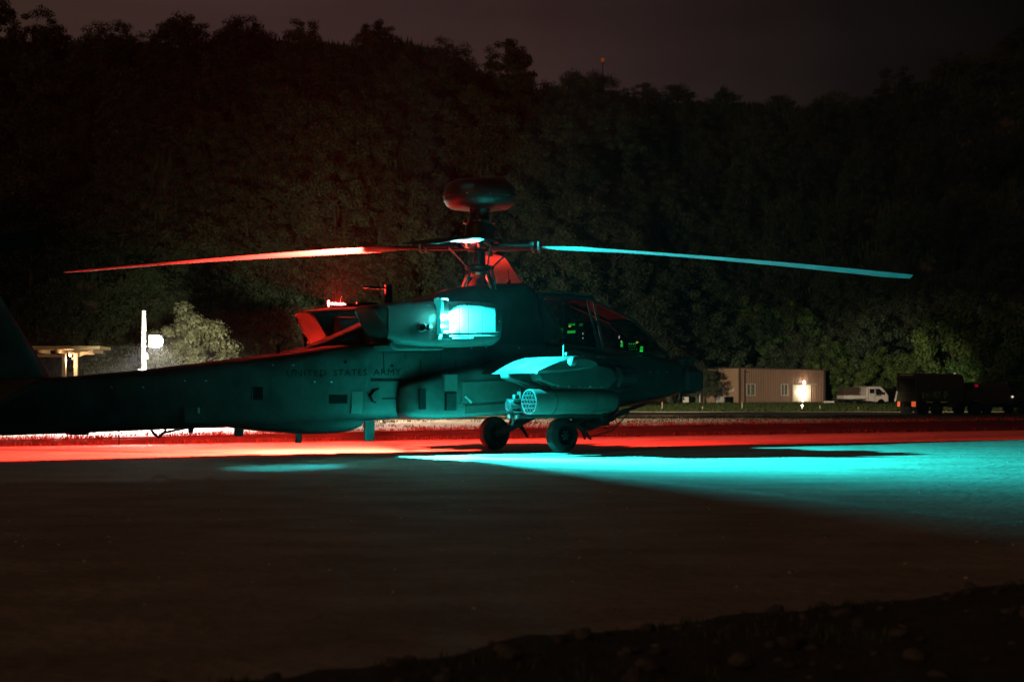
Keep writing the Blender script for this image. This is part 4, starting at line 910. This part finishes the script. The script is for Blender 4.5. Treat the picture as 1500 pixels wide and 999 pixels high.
MB().box(.73, .80, -.1, .1, 2.9, 3.0).build('clearance_lamp', M['white_lamp'], tk)

t2 = empty('army_jeep', (35.5, 127, ground_z(35.5, 127)), R(24)); tag(t2, 'smaller dark army utility truck with red boards on its tail at far right', 'truck')
MB().box(-2.4, 1.6, -.35, .35, .52, .76).build('chassis', M['black'], t2)
mb = MB(); rings = []
for i, x in enumerate((-2.45, -1.6, -.8, .0, .25)):
    rings.append([(x, -.88, 1.05), (x, -.86, 1.95), (x, -.68, 2.22), (x, 0, 2.28), (x, .68, 2.22), (x, .86, 1.95), (x, .88, 1.05)])
vs = [p for r in rings for p in r]; mb.add(vs, [(k * 7 + i, k * 7 + i + 1, (k + 1) * 7 + i + 1, (k + 1) * 7 + i) for k in range(4) for i in range(6)] + [tuple(28 + i for i in range(7))]); mb.build('canvas_cover', M['armycanvas'], t2, sharp=30)
MB().box(-2.45, .9, -.9, .9, .80, 1.06).build('load_bed', M['army'], t2, bevel=.03)
MB().prism([(.28, .75), (.28, 1.95), (.85, 1.92), (1.15, 1.45), (2.35, 1.30), (2.45, .80), (2.2, .70), (1.9, .95), (1.2, .95), (.95, .70)], -.85, .85).build('cab', M['army'], t2, bevel=.05)
for s in (-1, 1): MB().box(.36, .82, s * .858 - .006, s * .858 + .006, 1.4, 1.8).build('cab_window', M['autoglass'], t2)
MB().box(-2.49, -2.46, -.75, -.05, 1.98, 2.18).build('red_board', M['redboard'], t2, bevel=.02); MB().box(-2.49, -2.46, .2, .75, 1.98, 2.18).build('red_board', M['redboard'], t2, bevel=.02)
MB().box(-2.50, -2.46, -.55, -.35, .9, 1.2).build('number_board', M['offwhite'], t2); MB().box(-2.52, -2.46, -.78, -.60, .62, .92).build('tail_lamp', M['taillamp'], t2)
MB().cyl((-2.6, .35, 1.25), (-2.47, .35, 1.25), .10, n=12).build('work_lamp', M['white_lamp'], t2)
MB().cyl((.5, -.88, 1.28), (.5, -.96, 1.28), .07, n=12).build('side_lamp', M['white_lamp'], t2); MB().cyl((.95, -.88, 1.28), (.95, -.94, 1.28), .09, n=12).build('side_mirror', M['steel'], t2)
for x in (-1.75, 1.55):
    for s in (-1, 1): army_wheel(t2, x, s, .78, .40)

# ================================================================ trees
def crown_mesh(name, m, rx, rz, n_clump, n_leaf, size, seed, conifer=False, base=0.0):
    rnd = random.Random(seed); vs = []; fs = []
    def leaf(p, nrm, s):
        t = Vector((rnd.uniform(-1, 1), rnd.uniform(-1, 1), rnd.uniform(-1, 1))); a = nrm.cross(t)
        if a.length < .01: return
        a.normalize(); b = nrm.cross(a).normalized(); i = len(vs)
        vs.extend([p - a * s, p - b * s * .55 + nrm * s * .1, p + a * s, p + b * s * .55 - nrm * s * .15]); fs.append((i, i + 1, i + 2, i + 3))
    for c in range(n_clump):
        if conifer:
            h = rnd.random() ** .8; rad = rx * (1 - h) * (.25 + .85 * rnd.random()) + .15; a = rnd.uniform(0, 6.283); lay = h * .6 + .4 * round(h * 9) / 9
            cp = Vector((rad * math.cos(a) * .8, rad * math.sin(a) * .8, base + lay * rz * 2 - .25 * rad)); cr_ = .40 + .6 * (1 - h); sq = .55
        else:
            d = Vector((rnd.gauss(0, 1), rnd.gauss(0, 1), rnd.gauss(0, 1) + .25)).normalized(); k = (.55 + .5 * rnd.random()) * (1 + .32 * noise.noise(d * 1.7 + Vector((seed, 0, 0))))
            cp = Vector((d.x * rx * k, d.y * rx * k, base + rz + d.z * rz * k)); cr_ = rx * rnd.uniform(.16, .30); sq = .7
        for q in range(n_leaf):
            e = Vector((rnd.gauss(0, 1), rnd.gauss(0, 1), rnd.gauss(0, 1))).normalized()
            r_ = rnd.random() ** .35 * cr_
            p = cp + Vector((e.x * r_, e.y * r_, e.z * r_ * sq))
            nr = (e + Vector((rnd.uniform(-.7, .7), rnd.uniform(-.7, .7), rnd.uniform(-.3, .9)))).normalized()
            leaf(p, nr, size * rnd.uniform(.6, 1.25))
    me = bpy.data.meshes.new(name); me.from_pydata([tuple(v) for v in vs], [], fs); me.materials.append(m); return me
def trunk_mesh(h, r, seed, limbs=6, spread=1.6):
    rnd = random.Random(seed); mb = MB()
    pts = [(0, 0, -.6)] + [(rnd.uniform(-.12, .12) * k, rnd.uniform(-.12, .12) * k, h * k / 4) for k in range(1, 5)]
    mb.tube(pts, [r, r * .85, r * .7, r * .5, r * .2], 8)
    for k in range(limbs):
        a = rnd.uniform(0, 6.28); z0 = h * rnd.uniform(.35, .8); L = spread * rnd.uniform(.6, 1.1)
        mb.tube([(0, 0, z0), (L * .45 * math.cos(a), L * .45 * math.sin(a), z0 + L * .4), (L * math.cos(a), L * math.sin(a), z0 + L * .65)], [r * .4, r * .25, r * .08], 5)
    return mb.mesh('trunk', M['bark'])
class Kind: pass
KINDS_ = {}
def kind(key, nm, look, crown, trunk): k = Kind(); k.nm = nm; k.look = look; k.crown = crown; k.trunk = trunk; KINDS_[key] = k
kind('a', 'broadleaf_tree', 'round-crowned broadleaf', crown_mesh('crown', M['leaf'], 3.5, 3.0, 85, 110, .13, 1, base=1.7), trunk_mesh(7.0, .22, 1))
kind('b', 'broadleaf_tree', 'tall loose broadleaf', crown_mesh('crown', M['leaf'], 2.9, 3.8, 80, 110, .125, 2, base=1.5), trunk_mesh(8.2, .2, 2))
kind('c', 'broadleaf_tree', 'wide spreading broadleaf', crown_mesh('crown', M['leaf'], 4.1, 2.7, 100, 110, .13, 3, base=1.7), trunk_mesh(6.6, .26, 3, 8, 2.4))
kind('d', 'broadleaf_tree', 'uneven broadleaf', crown_mesh('crown', M['leaf'], 3.2, 3.4, 60, 140, .13, 4, base=1.4), trunk_mesh(7.6, .2, 4))
kind('p', 'pine_tree', 'layered pine', crown_mesh('crown', M['needle'], 2.7, 4.4, 150, 45, .14, 5, True, base=.9), trunk_mesh(9.6, .18, 5, 0))
M['leaf3'] = mat('shrub_leaf', (.022, .023, .012), .65, color2=(.036, .036, .02), scale=1.5, rnd=.2, spec=.2)
kind('s', 'leafy_shrub', 'bushy', crown_mesh('crown', M['leaf3'], 1.6, 1.7, 70, 170, .065, 6, base=.1), trunk_mesh(2.2, .07, 6, 5, .8))
kind('g', 'leafy_shrub', 'bright leafy', crown_mesh('crown', M['leaf2'], 2.0, 2.1, 65, 120, .10, 7, base=.1), trunk_mesh(2.6, .08, 7, 5, .9))
def tree(key, x, y, s, rz, label, group, z=None, sz=1.0, cat=None):
    k = KINDS_[key]; e = empty(k.nm, (x, y, (ground_z(x, y) if z is None else z)), rz); e.scale = (s, s, s * sz)
    tag(e, label, cat or ('tree' if 'tree' in k.nm else 'shrub'), group)
    for nm, me in (('crown', k.crown), ('trunk', k.trunk)):
        o = bpy.data.objects.new(nm, me); col.objects.link(o); o.parent = e
    return e
ORD = ['first', 'second', 'third', 'fourth', 'fifth', 'sixth', 'seventh', 'eighth', 'ninth', 'tenth', 'eleventh', 'twelfth', 'thirteenth', 'fourteenth', 'fifteenth', 'sixteenth', 'seventeenth', 'eighteenth', 'nineteenth', 'twentieth',
       'twenty-first', 'twenty-second', 'twenty-third', 'twenty-fourth', 'twenty-fifth', 'twenty-sixth', 'twenty-seventh', 'twenty-eighth', 'twenty-ninth', 'thirtieth', 'thirty-first', 'thirty-second', 'thirty-third', 'thirty-fourth']
ROWN = ['bottom row of the wooded hillside', 'second row up the hillside', 'third row up the hillside', 'fourth row up the hillside', 'fifth row up the hillside', 'middle row of the hillside wood', 'fifth row below the ridge', 'fourth row below the ridge', 'third row below the ridge', 'second row below the ridge', 'row just below the ridge', 'skyline row along the ridge']
rt = random.Random(11); count = 0
for r_ in range(12):
    t = r_ / 11.0; off = 2 + t * 97
    x = -84.0 + rt.uniform(0, 4); line = []
    while x < 98:
        y = foot(x) + off + rt.uniform(-2.5, 2.5)
        px = 750 + 2550 * x / y
        if -110 < px < 1610: line.append((x, y))
        slope = abs((foot(x + 2) - foot(x - 2)) / 4); x += rt.uniform(6.2, 8.0) * (1 + .03 * r_) / math.sqrt(1 + .5 * slope * slope)
    for i, (x, y) in enumerate(line):
        key = rt.choice('aabccddb' + ('p' if 2 < r_ < 8 else ''))
        s = rt.uniform(.9, 1.28)
        tree(key, x, y, s, rt.uniform(0, 6.28), f"{KINDS_[key].look} {'pine' if False else ''}tree, {ORD[i]} from the left in the {ROWN[r_]}".replace('  ', ' ').replace('pine tree', 'tree'), 'trees of the wooded hillside', z=ground_z(x, y) - (.7 if r_ < 9 else 2.0 if r_ < 11 else 3.2), sz=rt.uniform(.9, 1.12)); count += 1
print('hill trees', count)
# low planting at the foot of the hill
def shrub(key, px, y, s, label, sz=1.0, group=None, lift=0):
    x = to_x(px, y); tree(key, x, y, s, rt.uniform(0, 6.28), label, group, sz=sz)
G_ = 'shrubs at the foot of the wooded hill'
shrub('s', 285, 86, 1.45, 'pale floodlit shrub just right of the floodlight pole', 1.05, G_)
shrub('s', 325, 90, .95, 'smaller lit shrub close behind the tail boom right of the pole', 1, G_)
shrub('s', 110, 96, 1.35, 'round green shrub behind the shelter roof', .95, G_)
shrub('s', 62, 95, 1.2, 'round green shrub behind the left end of the shelter', .9, G_)
shrub('s', 165, 97, 1.0, 'low green shrub behind the right end of the shelter', .9, G_)
shrub('a', 1032, 186, .46, 'dark small tree in front of the hut end wall', 1.0, None)
for px, y, s, sz, lab in ((1395, 158, 1.9, 1.25, 'bright green bush above the army cargo truck'), (1430, 150, 1.25, 1.0, 'bright green bush just above the red boards'), (1468, 152, 1.9, 1.2, 'tall bright green bush near the right edge'),
                          (1500, 146, 1.5, 1.0, 'bright green bush at the right edge of the picture'), (1450, 143, .85, .9, 'low bright green bush behind the utility truck'), (1345, 165, 1.3, 1.0, 'dark green bush above the tail of the cargo truck'), (1215, 206, 1.5, 1.1, 'green bush at the right-hand end of the hut'),
                          (1290, 200, 1.3, 1.1, 'green bush behind the pickup cab'), (1240, 204, 1.2, 1.0, 'green bush behind the pickup load'), (1100, 212, 1.7, 1.2, 'green bush rising behind the left part of the hut roof'), (1165, 214, 1.5, 1.2, 'green bush rising behind the right part of the hut roof')):
    shrub('g', px, y, s, lab, sz, G_)
# undergrowth and grass: nobody could count it
def scatter(name, m, pts, hmin, hmax, wd, seed, blades=5, spread=.12):
    rnd = random.Random(seed); vs = []; fs = []
    for x, y, z in pts:
        for b in range(blades):
            a = rnd.uniform(0, 6.283); h = rnd.uniform(hmin, hmax); dx, dy = rnd.uniform(-spread, spread), rnd.uniform(-spread, spread); l_ = rnd.uniform(-.5, .5) * h; i = len(vs)
            c, s = math.cos(a) * wd, math.sin(a) * wd
            vs += [(x + dx - c, y + dy - s, z - .01), (x + dx + c, y + dy + s, z - .01), (x + dx + l_ * .6, y + dy + l_ * .4, z + h)]; fs.append((i, i + 1, i + 2))
    me = bpy.data.meshes.new(name); me.from_pydata(vs, [], fs); me.materials.append(m)
    o = bpy.data.objects.new(name, me); col.objects.link(o); o['kind'] = 'stuff'; return o
ru = random.Random(5); pts = []
for k in range(17000):
    x = ru.uniform(-84, 98); y = foot(x) + ru.choice((ru.uniform(-1, 110), ru.uniform(88, 108)))
    if -150 < 750 + 2550 * x / y < 1650: pts.append((x, y, ground_z(x, y)))
tag(scatter('undergrowth', M['leaf'], pts, .8, 2.6, .30, 3, 7, 1.2), 'dark undergrowth covering the wooded hillside', 'undergrowth')
pts = []
for k in range(2600):
    x = ru.uniform(-16, 34); d = ru.choice((.0, .05, .15, .95, 1.1)) + ru.uniform(-.12, .12)
    if nz(x, 3, 0, .7) > -.25: pts.append((x, bank_y(x) + d, .0 if d < .4 else bank_h(x)))
tag(scatter('bank_grass', M['dry'], pts, .03, .12, .012, 4, 4, .10), 'sparse dry grass tufts along the dark bank', 'grass')
pts = []
for k in range(16000):
    x = ru.uniform(-17, 60); y = bank_y(x) + 1 + ru.random() ** 1.3 * 60
    if -50 < 750 + 2550 * x / y < 1550 and nz(x, y, 0, .25) > -.1: pts.append((x, y, ground_z(x, y)))
tag(scatter('field_grass', M['dry'], pts, .02, .07, .02, 5, 4, .2), 'short dry grass growing on the field beyond the apron', 'grass')
pts = []
for k in range(9000):
    x = ru.uniform(8, 62); y = ru.uniform(150.4, 189); pts.append((x, y, ground_z(x, y) + .05))
tag(scatter('verge_grass', M['grass'], pts, .08, .30, .05, 6, 5, .25), 'green grass on the strip in front of the hut', 'grass')

# orange warning lamp on the ridge
ex = to_x(883, 236); yy = foot(ex) + 98; ex = to_x(883, yy)
e = empty('warning_lamp_mast', (ex, yy, ground_z(ex, yy))); tag(e, 'thin mast with a faint orange warning lamp on the ridge line', 'mast')
mh = (578 - 91) * yy / 2550 + 1 - ground_z(ex, yy)
MB().cyl((0, 0, -.5), (0, 0, mh), .10, .06, 8).build('mast', M['dark'], e); MB().turn((0, 0, mh), (0, 0, 1), [(0, .28), (.5, .28), (.6, .1)], 12).build('warning_lamp', M['obst'], e)

# ================================================================ rubble verge in the foreground
EDGE = [(-6, 2.6), (-1.8, 5.6), (-1.22, 6.0), (-.8, 6.2), (-.24, 6.75), (0, 7.2), (.88, 7.75), (1.59, 8.3), (2.55, 9.0), (6, 11.5)]
def edge_y(x): return lerp(EDGE, x) + .12 * nz(x, 0, 5, 2.3) + .05 * nz(x, 1, 5, 7)
mb = MB(); vx = [-3 + .07 * i for i in range(116)]; vd = [0, .04, .12, .25, .4, .6, .8, 1.05, 1.3, 1.6, 1.9, 2.3, 2.7, 3.2, 3.8, 4.6, 5.6]
def verge_z(x, d): return min(1, d / .15) * (.022 + .028 * (nz(x, d, 0, 2.2) + .4) + .022 * nz(x, d, 3, 8)) - .012
vs = [(x, edge_y(x) - d, verge_z(x, d)) for d in vd for x in vx]; n = len(vx)
mb.add(vs, [(k * n + i, k * n + i + 1, (k + 1) * n + i + 1, (k + 1) * n + i) for k in range(len(vd) - 1) for i in range(n - 1)])
vg = mb.build('gravel_verge', M['soil'], sharp=60); vg['kind'] = 'structure'
def stone_mesh(seed):
    bm = bmesh.new(); bmesh.ops.create_icosphere(bm, subdivisions=2, radius=1)
    for v in bm.verts: v.co *= 1 + .35 * noise.noise(v.co * 1.3 + Vector((seed * 7, 0, 0))); v.co.z *= .62
    me = bpy.data.meshes.new('stone'); bm.to_mesh(me); bm.free(); me.materials.append(M['stone']); return me
SM = [stone_mesh(k) for k in range(6)]
rs = random.Random(21)
for k in range(230):
    x = rs.uniform(-1.2, 3.6); d = rs.random() ** 1.5 * 3.2
    y = edge_y(x) - d
    if not (-60 < 750 + 2550 * x / max(y, 1) < 1560): continue
    o = bpy.data.objects.new('stone', rs.choice(SM)); col.objects.link(o); o.parent = vg; s = rs.choice((.012, .015, .02, .02, .03, .04)) * rs.uniform(.8, 1.3)
    o.location = (x, y, verge_z(x, d) + s * .2); o.rotation_euler = (rs.uniform(-.3, .3), rs.uniform(-.3, .3), rs.uniform(0, 6.28)); o.scale = (s * rs.uniform(.8, 1.4), s, s)
pts = []
for k in range(900):
    x = rs.uniform(-1.5, 3.6); d = rs.uniform(.05, 3.5); c = nz(x, edge_y(x) - d, 9, 1.4)
    if c > .12: pts.append((x, edge_y(x) - d, verge_z(x, d)))
tag(scatter('verge_weeds', M['leaf2'], pts, .012, .045, .006, 7, 7, .05), 'sparse weeds between the stones in the foreground verge', 'weeds')
# loose chips on the apron
rs = random.Random(9); vs = []; fs = []
for k in range(260):
    y = rs.uniform(8, 30); x = rs.uniform(-.32, .30) * y; s = rs.uniform(.004, .012); i = len(vs)
    vs += [(x - s, y - s, .001), (x + s, y - s, .001), (x + s * .6, y + s, .001), (x - s * .8, y + s, .001), (x, y, s * 1.1)]; fs += [(i, i + 1, i + 4), (i + 1, i + 2, i + 4), (i + 2, i + 3, i + 4), (i + 3, i, i + 4)]
me = bpy.data.meshes.new('loose_chips'); me.from_pydata(vs, [], fs); me.materials.append(M['offwhite']); o = bpy.data.objects.new('loose_chips', me); col.objects.link(o)
tag(o, 'tiny pale stone chips scattered on the apron', 'gravel', kind='stuff')

# ================================================================ haze: one closed box of thin air
mb = MB(); mb.box(-260, 260, -60, 420, -1.7, 80)
hz = bpy.data.materials.new('thin_haze'); hz.use_nodes = True; hn = hz.node_tree.nodes
for x in list(hn):
    if x.type != 'OUTPUT_MATERIAL': hn.remove(x)
pv = hn.new('ShaderNodeVolumePrincipled'); pv.inputs['Color'].default_value = (.9, .9, .95, 1); pv.inputs['Density'].default_value = .000026; pv.inputs['Anisotropy'].default_value = .35
hz.node_tree.links.new(pv.outputs[0], [x for x in hn if x.type == 'OUTPUT_MATERIAL'][0].inputs['Volume'])
o = mb.build('haze', hz, sharp=0); tag(o, 'thin night haze over the airfield', 'haze', kind='stuff')
